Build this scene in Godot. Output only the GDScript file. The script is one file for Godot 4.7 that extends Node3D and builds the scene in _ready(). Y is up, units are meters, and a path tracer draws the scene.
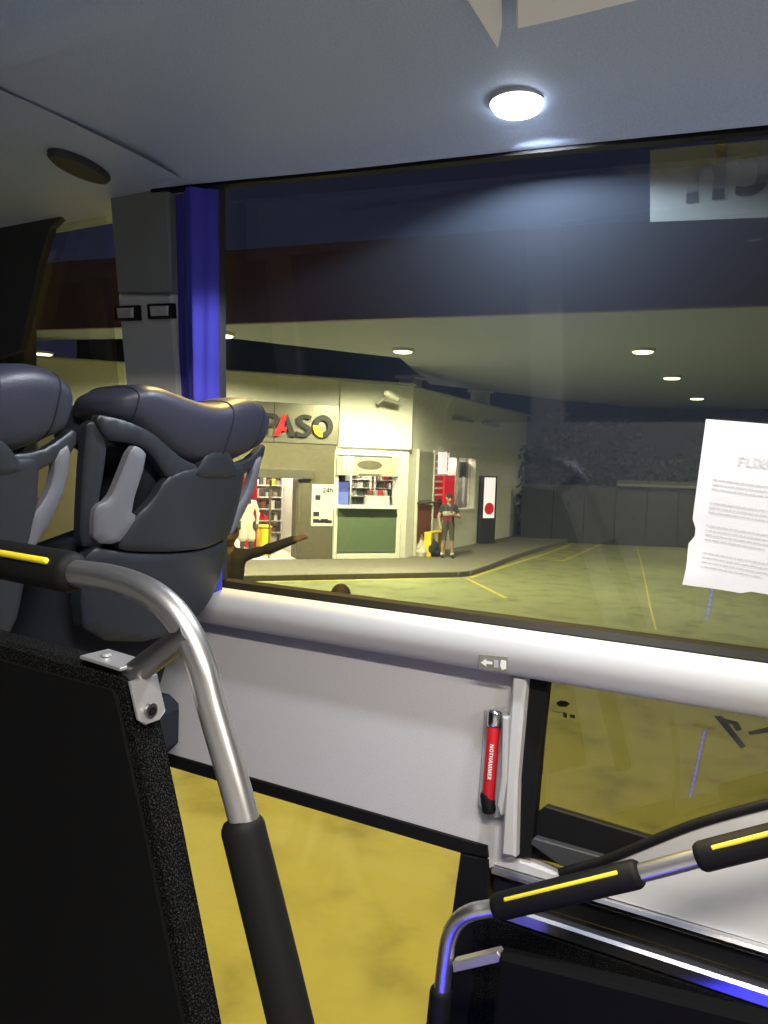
extends Node3D
# Inside a coach at night, looking over the stairwell through the side windows at a service-station shop.
# World axes: the coach runs along X (its front towards -X), its side wall faces -Z, y is up, metres.

const EYE := Vector3(0, 2.6, 0)
const FOCAL := 770.0
var view := Basis()
var M := {}
var rng := RandomNumberGenerator.new()

# ------------------------------------------------------------------ placing
func ray(px: float, py: float) -> Vector3:
	return (view * Vector3((px - 384.0) / FOCAL, -(py - 512.0) / FOCAL, -1.0)).normalized()

func onp(px: float, py: float, pl: Plane) -> Vector3:
	var hit = pl.intersects_ray(EYE, ray(px, py))
	return hit if hit != null else EYE + ray(px, py) * 50.0

func mirrored(px: float, py: float, pl: Plane, z: float) -> Vector3:
	# where a thing stands that the photograph shows mirrored in a pane: its ray reflected at the glass, followed to depth z
	var hit := onp(px, py, pl)
	var d := (hit - EYE).normalized().bounce(pl.normal)
	return hit + d * ((z - hit.z) / d.z)

func at_y(px: float, py: float, y: float) -> Vector3:
	return onp(px, py, Plane(Vector3.UP, y))

func at_z(px: float, py: float, z: float) -> Vector3:
	return onp(px, py, Plane(Vector3(0, 0, 1), z))

func tilted(y0: float, z0: float, degrees: float, inward := 0.0) -> Plane:
	# a wall plane through (y0, z0) whose top leans into the coach by that many degrees
	var a := deg_to_rad(degrees)
	var n := Vector3(0, -sin(a), cos(a))
	return Plane(n, n.dot(Vector3(0, y0, z0)) + inward)

func glass_plane(inward := 0.0) -> Plane:
	return tilted(2.28, -1.45, 6.5, inward)

func low_plane(inward := 0.0) -> Plane:
	return tilted(2.22, -1.45, -7.0, inward)

func on_plane_xy(x: float, y: float, pl: Plane) -> Vector3:
	# the point of a wall plane at that x and height
	return Vector3(x, y, (pl.d - pl.normal.y * y) / pl.normal.z)

# ------------------------------------------------------------------ naming
var taken := {}
func numbered(called: String) -> String:
	if not taken.has(called):
		taken[called] = 0
		return called
	taken[called] += 1
	return "%s_%03d" % [called, taken[called]]

func tag(o: Node, label: String, category: String, group := "") -> Node:
	o.set_meta("label", label)
	o.set_meta("category", category)
	if group != "":
		o.set_meta("group", group)
	return o

func thing(called: String, label: String, category: String, where := Vector3.ZERO, group := "", turn := 0.0) -> Node3D:
	var o := Node3D.new()
	o.name = numbered(called)
	add_child(o, true)
	o.position = where
	o.rotation.y = turn
	tag(o, label, category, group)
	return o

func shape(m: Mesh, called: String, mat: Material, parent: Node = self) -> MeshInstance3D:
	var o := MeshInstance3D.new()
	o.name = numbered(called) if parent == self else called
	o.mesh = m
	o.material_override = mat
	parent.add_child(o, true)
	return o

func build(st: SurfaceTool, called: String, mat: Material, parent: Node = self) -> MeshInstance3D:
	st.generate_normals()
	return shape(st.commit(), called, mat, parent)

func structure(o: Node) -> Node:
	o.set_meta("kind", "structure")
	return o

# ------------------------------------------------------------------ mesh helpers
func mb() -> SurfaceTool:
	var st := SurfaceTool.new()
	st.begin(Mesh.PRIMITIVE_TRIANGLES)
	st.set_smooth_group(-1)
	return st

func tri(st: SurfaceTool, a: Vector3, b: Vector3, c: Vector3) -> void:
	st.add_vertex(a); st.add_vertex(b); st.add_vertex(c)

func quad(st: SurfaceTool, a: Vector3, b: Vector3, c: Vector3, d: Vector3) -> void:
	tri(st, a, b, c); tri(st, a, c, d)

func box(st: SurfaceTool, lo: Vector3, hi: Vector3, t := Transform3D.IDENTITY, bevel := 0.0) -> void:
	# a box between two corners; with a bevel its twelve edges are chamfered
	var c := (lo + hi) * 0.5
	var h := ((hi - lo) * 0.5).abs()
	var b := minf(bevel, minf(h.x, minf(h.y, h.z)) * 0.9)
	if b <= 0.0:
		var p := []
		for k in 8:
			p.append(t * (c + Vector3(h.x * (1 if k & 1 else -1), h.y * (1 if k & 2 else -1), h.z * (1 if k & 4 else -1))))
		for f in [[0, 2, 3, 1], [4, 5, 7, 6], [0, 1, 5, 4], [2, 6, 7, 3], [0, 4, 6, 2], [1, 3, 7, 5]]:
			quad(st, p[f[0]], p[f[3]], p[f[2]], p[f[1]])
		return
	var v := {}
	for sx in [-1, 1]:
		for sy in [-1, 1]:
			for sz in [-1, 1]:
				var s := Vector3(sx, sy, sz)
				for ax in 3:
					var q := h - Vector3(b, b, b)
					q[ax] = h[ax]
					v[Vector4i(sx, sy, sz, ax)] = t * (c + q * s)
	for ax in 3:
		var u := (ax + 1) % 3
		var w := (ax + 2) % 3
		for s in [-1, 1]:
			var cs := []
			for k in [[-1, -1], [1, -1], [1, 1], [-1, 1]]:
				var key := Vector4i(0, 0, 0, ax)
				key[ax] = s; key[u] = k[0]; key[w] = k[1]
				cs.append(v[key])
			if s < 0:
				quad(st, cs[0], cs[1], cs[2], cs[3])
			else:
				quad(st, cs[3], cs[2], cs[1], cs[0])
		for su in [-1, 1]:
			for sw in [-1, 1]:
				var ks := []
				for e in [[-1, u], [1, u], [1, w], [-1, w]]:
					var key := Vector4i(0, 0, 0, e[1])
					key[ax] = e[0]; key[u] = su; key[w] = sw
					ks.append(v[key])
				if su * sw < 0:
					quad(st, ks[0], ks[1], ks[2], ks[3])
				else:
					quad(st, ks[3], ks[2], ks[1], ks[0])
	for sx in [-1, 1]:
		for sy in [-1, 1]:
			for sz in [-1, 1]:
				var a: Vector3 = v[Vector4i(sx, sy, sz, 0)]
				var e: Vector3 = v[Vector4i(sx, sy, sz, 1)]
				var f: Vector3 = v[Vector4i(sx, sy, sz, 2)]
				if sx * sy * sz > 0:
					tri(st, a, f, e)
				else:
					tri(st, a, e, f)

func catmull(pts: Array, per := 6, closed := false) -> Array:
	var out := []
	var n := pts.size()
	for i in (n if closed else n - 1):
		var p0 = pts[(i - 1 + n) % n] if closed or i > 0 else pts[0]
		var p1 = pts[i]
		var p2 = pts[(i + 1) % n]
		var p3 = pts[(i + 2) % n] if closed or i + 2 < n else pts[n - 1]
		for k in per:
			var t := float(k) / per
			out.append(0.5 * ((2.0 * p1) + (p2 - p0) * t + (2.0 * p0 - 5.0 * p1 + 4.0 * p2 - p3) * t * t + (3.0 * p1 - p0 - 3.0 * p2 + p3) * t * t * t))
	if not closed:
		out.append(pts[n - 1])
	return out

func tube(st: SurfaceTool, pts: Array, r0: float, r1 := -1.0, seg := 16, cap := true, flat := 1.0) -> void:
	# a round tube along a path, its radius running from r0 to r1
	st.set_smooth_group(0)
	if r1 < 0.0:
		r1 = r0
	var n := pts.size()
	var rings := []
	var up := Vector3.UP
	if absf((pts[1] - pts[0]).normalized().dot(up)) > 0.9:
		up = Vector3.RIGHT
	for i in n:
		var d: Vector3 = (pts[mini(i + 1, n - 1)] - pts[maxi(i - 1, 0)]).normalized()
		var side := d.cross(up).normalized()
		up = side.cross(d).normalized()
		var r := lerpf(r0, r1, float(i) / (n - 1))
		var ring := []
		for k in seg:
			var a := TAU * k / seg
			ring.append(pts[i] + (side * cos(a) + up * sin(a) * flat) * r)
		rings.append(ring)
	for i in n - 1:
		for k in seg:
			var k2 := (k + 1) % seg
			quad(st, rings[i][k], rings[i][k2], rings[i + 1][k2], rings[i + 1][k])
	st.set_smooth_group(-1)
	if cap:
		for k in range(1, seg - 1):
			tri(st, rings[0][0], rings[0][k + 1], rings[0][k])
			tri(st, rings[n - 1][0], rings[n - 1][k], rings[n - 1][k + 1])

func rounded_rod(st: SurfaceTool, pts: Array, r: float, seg := 18) -> void:
	# a sleeve or grip: a tube whose two ends are rounded off
	var n := pts.size()
	var d0: Vector3 = (pts[0] - pts[1]).normalized()
	var d1: Vector3 = (pts[n - 1] - pts[n - 2]).normalized()
	var path := []
	var rad := []
	for k in [0, 1, 2]:
		path.append(pts[0] + d0 * (r * [0.5, 0.42, 0.2][k])); rad.append(r * [0.55, 0.8, 0.95][k])
	for p in pts:
		path.append(p); rad.append(r)
	for k in [2, 1, 0]:
		path.append(pts[n - 1] + d1 * (r * [0.5, 0.42, 0.2][k])); rad.append(r * [0.55, 0.8, 0.95][k])
	var up := Vector3.UP
	if absf(d0.dot(up)) > 0.9:
		up = Vector3.RIGHT
	var rings := []
	for i in path.size():
		var d: Vector3 = (path[mini(i + 1, path.size() - 1)] - path[maxi(i - 1, 0)]).normalized()
		var side := d.cross(up).normalized()
		up = side.cross(d).normalized()
		var ring := []
		for k in seg:
			var a := TAU * k / seg
			ring.append(path[i] + (side * cos(a) + up * sin(a)) * rad[i])
		rings.append(ring)
	st.set_smooth_group(0)
	for i in rings.size() - 1:
		for k in seg:
			var k2 := (k + 1) % seg
			quad(st, rings[i][k], rings[i][k2], rings[i + 1][k2], rings[i + 1][k])
	st.set_smooth_group(-1)
	var m := rings.size() - 1
	for k in range(1, seg - 1):
		tri(st, rings[0][0], rings[0][k + 1], rings[0][k])
		tri(st, rings[m][0], rings[m][k], rings[m][k + 1])

func sphere(st: SurfaceTool, c: Vector3, r: Vector3, seg := 16, rows := 10) -> void:
	st.set_smooth_group(0)
	for i in rows:
		for k in seg:
			var p := []
			for e in [[0, 0], [0, 1], [1, 1], [1, 0]]:
				var th: float = PI * (i + e[0]) / rows
				var ph: float = TAU * (k + e[1]) / seg
				p.append(c + r * Vector3(sin(th) * cos(ph), cos(th), sin(th) * sin(ph)))
			if i > 0:
				tri(st, p[0], p[1], p[3])
			if i < rows - 1:
				tri(st, p[1], p[2], p[3])
	st.set_smooth_group(-1)

func chaikin(poly: Array, times := 2) -> Array:
	var a := poly
	for t in times:
		var b := []
		for i in a.size():
			var p: Vector2 = a[i]
			var q: Vector2 = a[(i + 1) % a.size()]
			b.append(p.lerp(q, 0.25)); b.append(p.lerp(q, 0.75))
		a = b
	return a

func slab(st: SurfaceTool, front: Array, away: Vector3, bevel := 0.0) -> void:
	# a flat outline in space given a thickness: front face, chamfer, sides and back
	var n := front.size()
	var c := Vector3.ZERO
	for p in front:
		c += p / n
	var normal := Vector3.ZERO
	for i in n:
		normal += (front[i] - c).cross(front[(i + 1) % n] - c)
	normal = normal.normalized()
	var ax := (front[1] - front[0] as Vector3).normalized()
	var ay := normal.cross(ax).normalized()
	var flat := PackedVector2Array()
	for p in front:
		flat.append(Vector2((p - c).dot(ax), (p - c).dot(ay)))
	var inner := []
	var rim := []
	var rear := []
	var turn := 0.0
	for i in n:
		turn += flat[i].cross(flat[(i + 1) % n])
	for i in n:
		var a: Vector2 = (flat[i] - flat[(i - 1 + n) % n]).normalized()
		var b: Vector2 = (flat[(i + 1) % n] - flat[i]).normalized()
		var nn := (Vector2(-a.y, a.x) + Vector2(-b.y, b.x)).normalized() * (1.0 if turn > 0 else -1.0)
		var q := flat[i] + nn * bevel
		inner.append(c + ax * q.x + ay * q.y)
		rim.append(front[i] + away.normalized() * bevel)
		rear.append(front[i] + away)
	var ids := Geometry2D.triangulate_polygon(flat)
	var flip := normal.dot(away) < 0.0
	for k in range(0, ids.size(), 3):
		var f := [inner[ids[k]], inner[ids[k + 1]], inner[ids[k + 2]]]
		var g := [rear[ids[k]], rear[ids[k + 1]], rear[ids[k + 2]]]
		var s := ((f[1] - f[0]) as Vector3).cross(f[2] - f[0])
		if s.dot(away) > 0.0:
			tri(st, f[0], f[1], f[2]); tri(st, g[0], g[2], g[1])
		else:
			tri(st, f[0], f[2], f[1]); tri(st, g[0], g[1], g[2])
	for i in n:
		var j := (i + 1) % n
		if flip:
			if bevel > 0.0:
				quad(st, inner[i], rim[i], rim[j], inner[j])
			quad(st, rim[i], rear[i], rear[j], rim[j])
		else:
			if bevel > 0.0:
				quad(st, inner[j], rim[j], rim[i], inner[i])
			quad(st, rim[j], rear[j], rear[i], rim[i])

func bent_plate(st: SurfaceTool, outline: Array, place: Callable, thick: float, bevel: float, step: float) -> void:
	# a plate of that outline (u, v) laid through place(u, v, w): fine triangles so that it can follow a curve
	var n0 := outline.size()
	var b := PackedVector2Array()
	for i in n0:
		var p: Vector2 = outline[i]
		var q: Vector2 = outline[(i + 1) % n0]
		var m := maxi(1, int(ceil(p.distance_to(q) / step)))
		for k in m:
			b.append(p.lerp(q, float(k) / m))
	if Geometry2D.is_polygon_clockwise(b):
		b.reverse()
	var n := b.size()
	var inner := PackedVector2Array()
	for i in n:
		var d := (b[(i + 1) % n] - b[(i - 1 + n) % n]).normalized()
		inner.append(b[i] + Vector2(-d.y, d.x) * bevel)
	var pts := inner.duplicate()
	var lo := b[0]
	var hi := b[0]
	for p in b:
		lo = lo.min(p); hi = hi.max(p)
	var y := lo.y
	var row := 0
	while y < hi.y:
		var x := lo.x + (step * 0.5 if row % 2 else 0.0)
		while x < hi.x:
			var p := Vector2(x, y)
			if Geometry2D.is_point_in_polygon(p, inner):
				var clear := true
				for e in inner:
					if e.distance_squared_to(p) < step * step * 0.3:
						clear = false
						break
				if clear:
					pts.append(p)
			x += step
		y += step * 0.87
		row += 1
	var ids := Geometry2D.triangulate_delaunay(pts)
	st.set_smooth_group(1)
	for k in range(0, ids.size(), 3):
		var a := pts[ids[k]]
		var c := pts[ids[k + 1]]
		var d := pts[ids[k + 2]]
		if not Geometry2D.is_point_in_polygon((a + c + d) / 3.0, inner):
			continue
		if (c - a).cross(d - a) > 0.0:
			var s := c; c = d; d = s
		tri(st, place.call(a.x, a.y, 0.0), place.call(c.x, c.y, 0.0), place.call(d.x, d.y, 0.0))
	for i in n:
		var j := (i + 1) % n
		var i0: Vector3 = place.call(inner[i].x, inner[i].y, 0.0)
		var j0: Vector3 = place.call(inner[j].x, inner[j].y, 0.0)
		var i1: Vector3 = place.call(b[i].x, b[i].y, -bevel)
		var j1: Vector3 = place.call(b[j].x, b[j].y, -bevel)
		var i2: Vector3 = place.call(b[i].x, b[i].y, -thick)
		var j2: Vector3 = place.call(b[j].x, b[j].y, -thick)
		quad(st, i0, j0, j1, i1)
		st.set_smooth_group(2)
		quad(st, i1, j1, j2, i2)
		st.set_smooth_group(1)
	st.set_smooth_group(-1)

func sweep_x(st: SurfaceTool, profile: Array, x0: float, x1: float, smooth := true) -> void:
	# a profile of (z, y) points drawn along the coach
	st.set_smooth_group(0 if smooth else -1)
	for i in profile.size() - 1:
		var a: Vector2 = profile[i]
		var b: Vector2 = profile[i + 1]
		quad(st, Vector3(x0, a.y, a.x), Vector3(x1, a.y, a.x), Vector3(x1, b.y, b.x), Vector3(x0, b.y, b.x))
	st.set_smooth_group(-1)

func wall_holes(st: SurfaceTool, lo: Vector2, hi: Vector2, holes: Array, z0: float, z1: float) -> void:
	# an upright wall in local x and y from z0 to z1, with rectangular openings (Rect2)
	var xs := [lo.x, hi.x]
	var ys := [lo.y, hi.y]
	for h: Rect2 in holes:
		for v in [h.position.x, h.end.x]:
			if v > lo.x and v < hi.x and not xs.has(v):
				xs.append(v)
		for v in [h.position.y, h.end.y]:
			if v > lo.y and v < hi.y and not ys.has(v):
				ys.append(v)
	xs.sort(); ys.sort()
	var nx := xs.size() - 1
	var ny := ys.size() - 1
	var solid := {}
	for i in nx:
		for j in ny:
			var c := Vector2((xs[i] + xs[i + 1]) * 0.5, (ys[j] + ys[j + 1]) * 0.5)
			var ok := true
			for h: Rect2 in holes:
				if h.has_point(c):
					ok = false
			solid[Vector2i(i, j)] = ok
	for i in nx:
		for j in ny:
			if not solid[Vector2i(i, j)]:
				continue
			var x0: float = xs[i]; var x1: float = xs[i + 1]; var y0: float = ys[j]; var y1: float = ys[j + 1]
			quad(st, Vector3(x0, y0, z1), Vector3(x0, y1, z1), Vector3(x1, y1, z1), Vector3(x1, y0, z1))
			quad(st, Vector3(x0, y0, z0), Vector3(x1, y0, z0), Vector3(x1, y1, z0), Vector3(x0, y1, z0))
			for e in [[-1, 0], [1, 0], [0, -1], [0, 1]]:
				if solid.get(Vector2i(i + e[0], j + e[1]), false):
					continue
				if e[0] != 0:
					var x: float = x0 if e[0] < 0 else x1
					quad(st, Vector3(x, y0, z0), Vector3(x, y1, z0), Vector3(x, y1, z1), Vector3(x, y0, z1))
				else:
					var yy: float = y0 if e[1] < 0 else y1
					quad(st, Vector3(x0, yy, z0), Vector3(x1, yy, z0), Vector3(x1, yy, z1), Vector3(x0, yy, z1))

func letters(text: String, height: float, depth: float, mat: Material, parent: Node, called: String, where: Vector3, turn := 0.0, bold := true, serif := false) -> MeshInstance3D:
	var f := SystemFont.new()
	f.font_names = PackedStringArray(["Droid Serif" if serif else "Droid Sans"])
	f.font_weight = 700 if bold else 400
	var t := TextMesh.new()
	t.text = text
	t.font = f
	t.font_size = 64
	t.pixel_size = height / 46.0
	t.depth = depth
	t.curve_step = 1.0
	var o := shape(t, called, mat, parent)
	o.position = where
	o.rotation.y = turn
	return o

# ------------------------------------------------------------------ materials
func noise_tex(freq: float, ramp: Array, octaves := 4, kind := FastNoiseLite.TYPE_SIMPLEX_SMOOTH, size := 512, seed_ := 1) -> NoiseTexture2D:
	var n := FastNoiseLite.new()
	n.noise_type = kind
	n.seed = seed_
	n.frequency = freq
	n.fractal_octaves = octaves
	var t := NoiseTexture2D.new()
	t.width = size
	t.height = size
	t.seamless = true
	t.noise = n
	if ramp.size():
		var g := Gradient.new()
		var offs := PackedFloat32Array()
		var cols := PackedColorArray()
		for e in ramp:
			offs.append(e[0]); cols.append(e[1])
		g.offsets = offs
		g.colors = cols
		t.color_ramp = g
	return t

func gray(v: float) -> Color:
	return Color(v, v, v)

func mat(called: String, linear: Color, rough := 0.6, metal := 0.0, spec := 0.5) -> StandardMaterial3D:
	var m := StandardMaterial3D.new()
	m.resource_name = called
	m.albedo_color = linear.linear_to_srgb()
	m.roughness = rough
	m.metallic = metal
	m.metallic_specular = spec
	M[called] = m
	return m

func grained(m: StandardMaterial3D, tex: Texture2D, scale: float, bump: Texture2D = null, depth := 0.0) -> StandardMaterial3D:
	m.albedo_texture = tex
	m.uv1_triplanar = true
	m.uv1_world_triplanar = true
	m.uv1_scale = Vector3.ONE * scale
	if bump:
		m.heightmap_enabled = true
		m.heightmap_texture = bump
		m.heightmap_scale = depth
	return m

func glass(called: String, linear: Color, alpha: float) -> StandardMaterial3D:
	var m := mat(called, linear, 0.02)
	m.transparency = BaseMaterial3D.TRANSPARENCY_ALPHA
	m.albedo_color.a = alpha
	return m

func glow(called: String, color: Color, energy: float) -> StandardMaterial3D:
	var m := mat(called, color.srgb_to_linear() * 0.6, 0.5)
	m.emission_enabled = true
	m.emission = color
	m.emission_energy_multiplier = energy
	return m

func materials() -> void:
	var fine := noise_tex(0.2, [[0.0, gray(0.86)], [1.0, gray(1.0)]], 3, FastNoiseLite.TYPE_SIMPLEX_SMOOTH, 512, 4)
	var leather := noise_tex(0.09, [], 3, FastNoiseLite.TYPE_CELLULAR, 512, 9)
	var speck := noise_tex(0.12, [[0.0, gray(0.12)], [0.60, gray(0.18)], [0.68, gray(0.25)], [0.74, gray(0.8)], [1.0, gray(1.0)]], 2, FastNoiseLite.TYPE_SIMPLEX, 512, 5)
	var rough_bump := noise_tex(0.25, [], 4, FastNoiseLite.TYPE_SIMPLEX_SMOOTH, 512, 6)
	grained(mat("wall grey", Color(0.56, 0.55, 0.55), 0.55), fine, 3.0, rough_bump, 0.02)
	mat("trim grey", Color(0.44, 0.44, 0.435), 0.5)
	mat("white trim", Color(0.52, 0.52, 0.52), 0.45)
	grained(mat("rack", Color(0.43, 0.53, 0.74), 0.5), fine, 2.0)
	mat("rack panel", Color(0.80, 0.81, 0.82), 0.45)
	grained(mat("floor grey", Color(0.30, 0.31, 0.33), 0.6), fine, 3.0)
	mat("dark trim", Color(0.030, 0.032, 0.036), 0.65)
	mat("pillar grey", Color(0.20, 0.215, 0.21), 0.7)
	mat("rubber", Color(0.005, 0.005, 0.0055), 0.6, 0.0, 0.3)
	mat("grip", Color(0.006, 0.006, 0.0065), 0.62, 0.0, 0.3)
	mat("yellow stripe", Color(0.75, 0.62, 0.02), 0.5)
	mat("brushed steel", Color(0.64, 0.63, 0.61), 0.32, 0.97)
	mat("dull steel", Color(0.20, 0.20, 0.20), 0.42, 1.0)
	mat("zinc", Color(0.55, 0.55, 0.56), 0.4, 0.8)
	mat("satin strip", Color(0.62, 0.62, 0.68), 0.34, 1.0)
	mat("chrome", Color(0.75, 0.75, 0.78), 0.18, 1.0)
	grained(mat("carpet", Color(0.055, 0.057, 0.06), 0.95, 0.0, 0.2), speck, 5.0, rough_bump, 0.25)
	mat("panel black", Color(0.004, 0.004, 0.0045), 0.8, 0.0, 0.2)
	grained(mat("leather", Color(0.025, 0.027, 0.047), 0.46), fine, 6.0, leather, 0.03)
	mat("seat side", Color(0.017, 0.020, 0.028), 0.85, 0.0, 0.3)
	mat("seat shell", Color(0.017, 0.021, 0.029), 0.46)
	mat("seat handle", Color(0.13, 0.135, 0.16), 0.5)
	mat("curtain", Color(0.045, 0.04, 0.40), 0.85)
	M["curtain"].rim_enabled = true
	M["curtain"].rim = 0.4
	mat("paper", Color(0.66, 0.66, 0.67), 0.85)
	mat("red plastic", Color(0.48, 0.012, 0.02), 0.3)
	mat("clear holder", Color(0.38, 0.38, 0.39), 0.25)
	mat("sticker", Color(0.20, 0.20, 0.15), 0.5)
	mat("white print", Color(0.75, 0.75, 0.72), 0.6)
	mat("black print", Color(0.015, 0.015, 0.015), 0.7)
	mat("grey print", Color(0.40, 0.40, 0.41), 0.85)
	mat("faint print", Color(0.52, 0.52, 0.53), 0.85)
	glass("window glass", Color(0.024, 0.031, 0.042), 0.26)
	glass("dark window glass", Color(0.022, 0.036, 0.010), 0.36)
	glass("door glass", Color(0.01, 0.01, 0.01), 0.06)
	glass("shop glass", Color(0.02, 0.02, 0.02), 0.08)
	var film := mat("window film", Color(0.30, 0.36, 0.36), 0.6)
	film.transparency = BaseMaterial3D.TRANSPARENCY_ALPHA
	film.albedo_color.a = 0.35
	# outside
	var stains := noise_tex(0.012, [[0.0, gray(0.74)], [0.26, gray(0.90)], [0.42, gray(0.96)], [0.6, gray(0.99)], [1.0, gray(1.0)]], 7, FastNoiseLite.TYPE_SIMPLEX_SMOOTH, 1024, 12)
	var concrete := noise_tex(0.02, [[0.0, gray(0.86)], [0.5, gray(0.97)], [1.0, gray(1.02)]], 6, FastNoiseLite.TYPE_SIMPLEX_SMOOTH, 512, 15)
	var plaster := noise_tex(0.03, [[0.0, gray(0.93)], [1.0, gray(1.0)]], 5, FastNoiseLite.TYPE_SIMPLEX_SMOOTH, 512, 21)
	grained(mat("forecourt", Color(0.152, 0.163, 0.070), 0.85), stains, 0.11, rough_bump, 0.4)
	grained(mat("pavement", Color(0.15, 0.138, 0.105), 0.85), concrete, 0.5)
	grained(mat("line paint", Color(0.36, 0.30, 0.045), 0.8), concrete, 0.7)
	grained(mat("facade white", Color(0.76, 0.75, 0.67), 0.8), plaster, 0.3)
	grained(mat("facade brown", Color(0.115, 0.10, 0.06), 0.6), concrete, 0.6)
	mat("sign metal", Color(0.42, 0.40, 0.32), 0.33, 0.9)
	mat("letter dark", Color(0.02, 0.02, 0.02), 0.4)
	mat("letter red", Color(0.55, 0.01, 0.02), 0.4)
	mat("letter yellow", Color(0.75, 0.42, 0.02), 0.4)
	mat("booth white", Color(0.60, 0.60, 0.52), 0.5)
	mat("booth grey", Color(0.33, 0.33, 0.28), 0.5)
	mat("booth green", Color(0.085, 0.12, 0.06), 0.6)
	grained(mat("back wall", Color(0.055, 0.055, 0.048), 0.9), stains, 0.35)
	mat("hedge", Color(0.012, 0.016, 0.01), 0.9)
	mat("canopy under", Color(0.32, 0.345, 0.40), 0.8)
	mat("canopy fascia", Color(0.13, 0.045, 0.058), 0.6)
	mat("column", Color(0.45, 0.45, 0.40), 0.6)
	mat("shop white", Color(0.75, 0.74, 0.70), 0.7)
	mat("shop red", Color(0.55, 0.02, 0.03), 0.5)
	mat("shop yellow", Color(0.70, 0.50, 0.03), 0.5)
	mat("dark goods", Color(0.06, 0.05, 0.05), 0.6)
	mat("brown goods", Color(0.18, 0.06, 0.03), 0.6)
	mat("totem black", Color(0.03, 0.028, 0.026), 0.5)
	mat("backpack", Color(0.02, 0.02, 0.022), 0.9)
	mat("bag", Color(0.5, 0.47, 0.38), 0.9)
	var people := mat("figure", Color(1, 1, 1), 0.8)
	people.vertex_color_use_as_albedo = true
	glow("lamp white", Color(0.93, 0.96, 1.0), 14.0)
	glow("aisle light white", Color(0.9, 0.95, 1.0), 3.0)
	glow("canopy light", Color(1.0, 0.97, 0.78), 7.0)
	glow("shop light", Color(1.0, 0.97, 0.85), 2.0)
	glow("sign light white", Color(1.0, 0.96, 0.92), 1.6)
	glow("sign light red", Color(0.92, 0.10, 0.14), 0.75)
	glow("blue led", Color(0.16, 0.16, 1.0), 5.0)

# ------------------------------------------------------------------ main
func _ready() -> void:
	rng.seed = 7
	view = Basis(Vector3.UP, deg_to_rad(29.0)) * Basis(Vector3.RIGHT, deg_to_rad(-3.5)) * Basis(Vector3.BACK, deg_to_rad(2.0))
	var cam := Camera3D.new()
	cam.name = "camera"
	cam.fov = rad_to_deg(2.0 * atan(512.0 / FOCAL))
	cam.near = 0.02
	cam.far = 400.0
	cam.transform = Transform3D(view, EYE)
	add_child(cam)
	cam.current = true
	var env := Environment.new()
	env.background_mode = Environment.BG_SKY
	var night := ProceduralSkyMaterial.new()
	night.sky_top_color = Color(0.10, 0.115, 0.20)
	night.sky_horizon_color = Color(0.17, 0.18, 0.27)
	night.ground_bottom_color = Color(0.02, 0.02, 0.02)
	night.ground_horizon_color = Color(0.05, 0.05, 0.06)
	night.sun_angle_max = 0.0
	var sky := Sky.new()
	sky.sky_material = night
	env.sky = sky
	env.tonemap_mode = Environment.TONE_MAPPER_LINEAR
	env.tonemap_exposure = 1.0
	env.sdfgi_enabled = true
	env.ssao_enabled = true
	env.ssil_enabled = true
	var world := WorldEnvironment.new()
	world.name = "world_environment"
	world.environment = env
	add_child(world)
	materials()
	ground()
	canopy()
	shop()
	back_of_yard()
	coach_shell()
	coach_wall()
	luggage_rack()
	interior_lamps()
	curtain()
	seats()
	left_guard()
	right_guard()
	small_things()
	people()

# ------------------------------------------------------------------ outside
const FACADE_TURN := 49.0
var corner := Vector3.ZERO

func facade_plane() -> Plane:
	var n := Basis(Vector3.UP, deg_to_rad(FACADE_TURN)).z
	return Plane(n, n.dot(corner))

func side_plane() -> Plane:
	var n := Basis(Vector3.UP, deg_to_rad(91.3)).z
	return Plane(n, n.dot(corner))

func fac(px: float, py: float) -> Vector2:
	# photo pixel to the shop front's own metres: x along the front (0 at the corner, negative to the left), y above the ground
	var p := Transform3D(Basis(Vector3.UP, deg_to_rad(FACADE_TURN)), corner).affine_inverse() * onp(px, py, facade_plane())
	return Vector2(p.x, p.y + corner.y)

func sid(px: float, py: float) -> Vector2:
	var p := Transform3D(Basis(Vector3.UP, deg_to_rad(91.3)), corner).affine_inverse() * onp(px, py, side_plane())
	return Vector2(p.x, p.y + corner.y)

func frect(x0: float, y0: float, x1: float, y1: float) -> Rect2:
	var a := fac(x0, y0)
	var b := fac(x1, y1)
	var lo := a.min(b)
	return Rect2(lo, a.max(b) - lo)

func srect(x0: float, y0: float, x1: float, y1: float) -> Rect2:
	var a := sid(x0, y0)
	var b := sid(x1, y1)
	var lo := a.min(b)
	return Rect2(lo, a.max(b) - lo)

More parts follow.
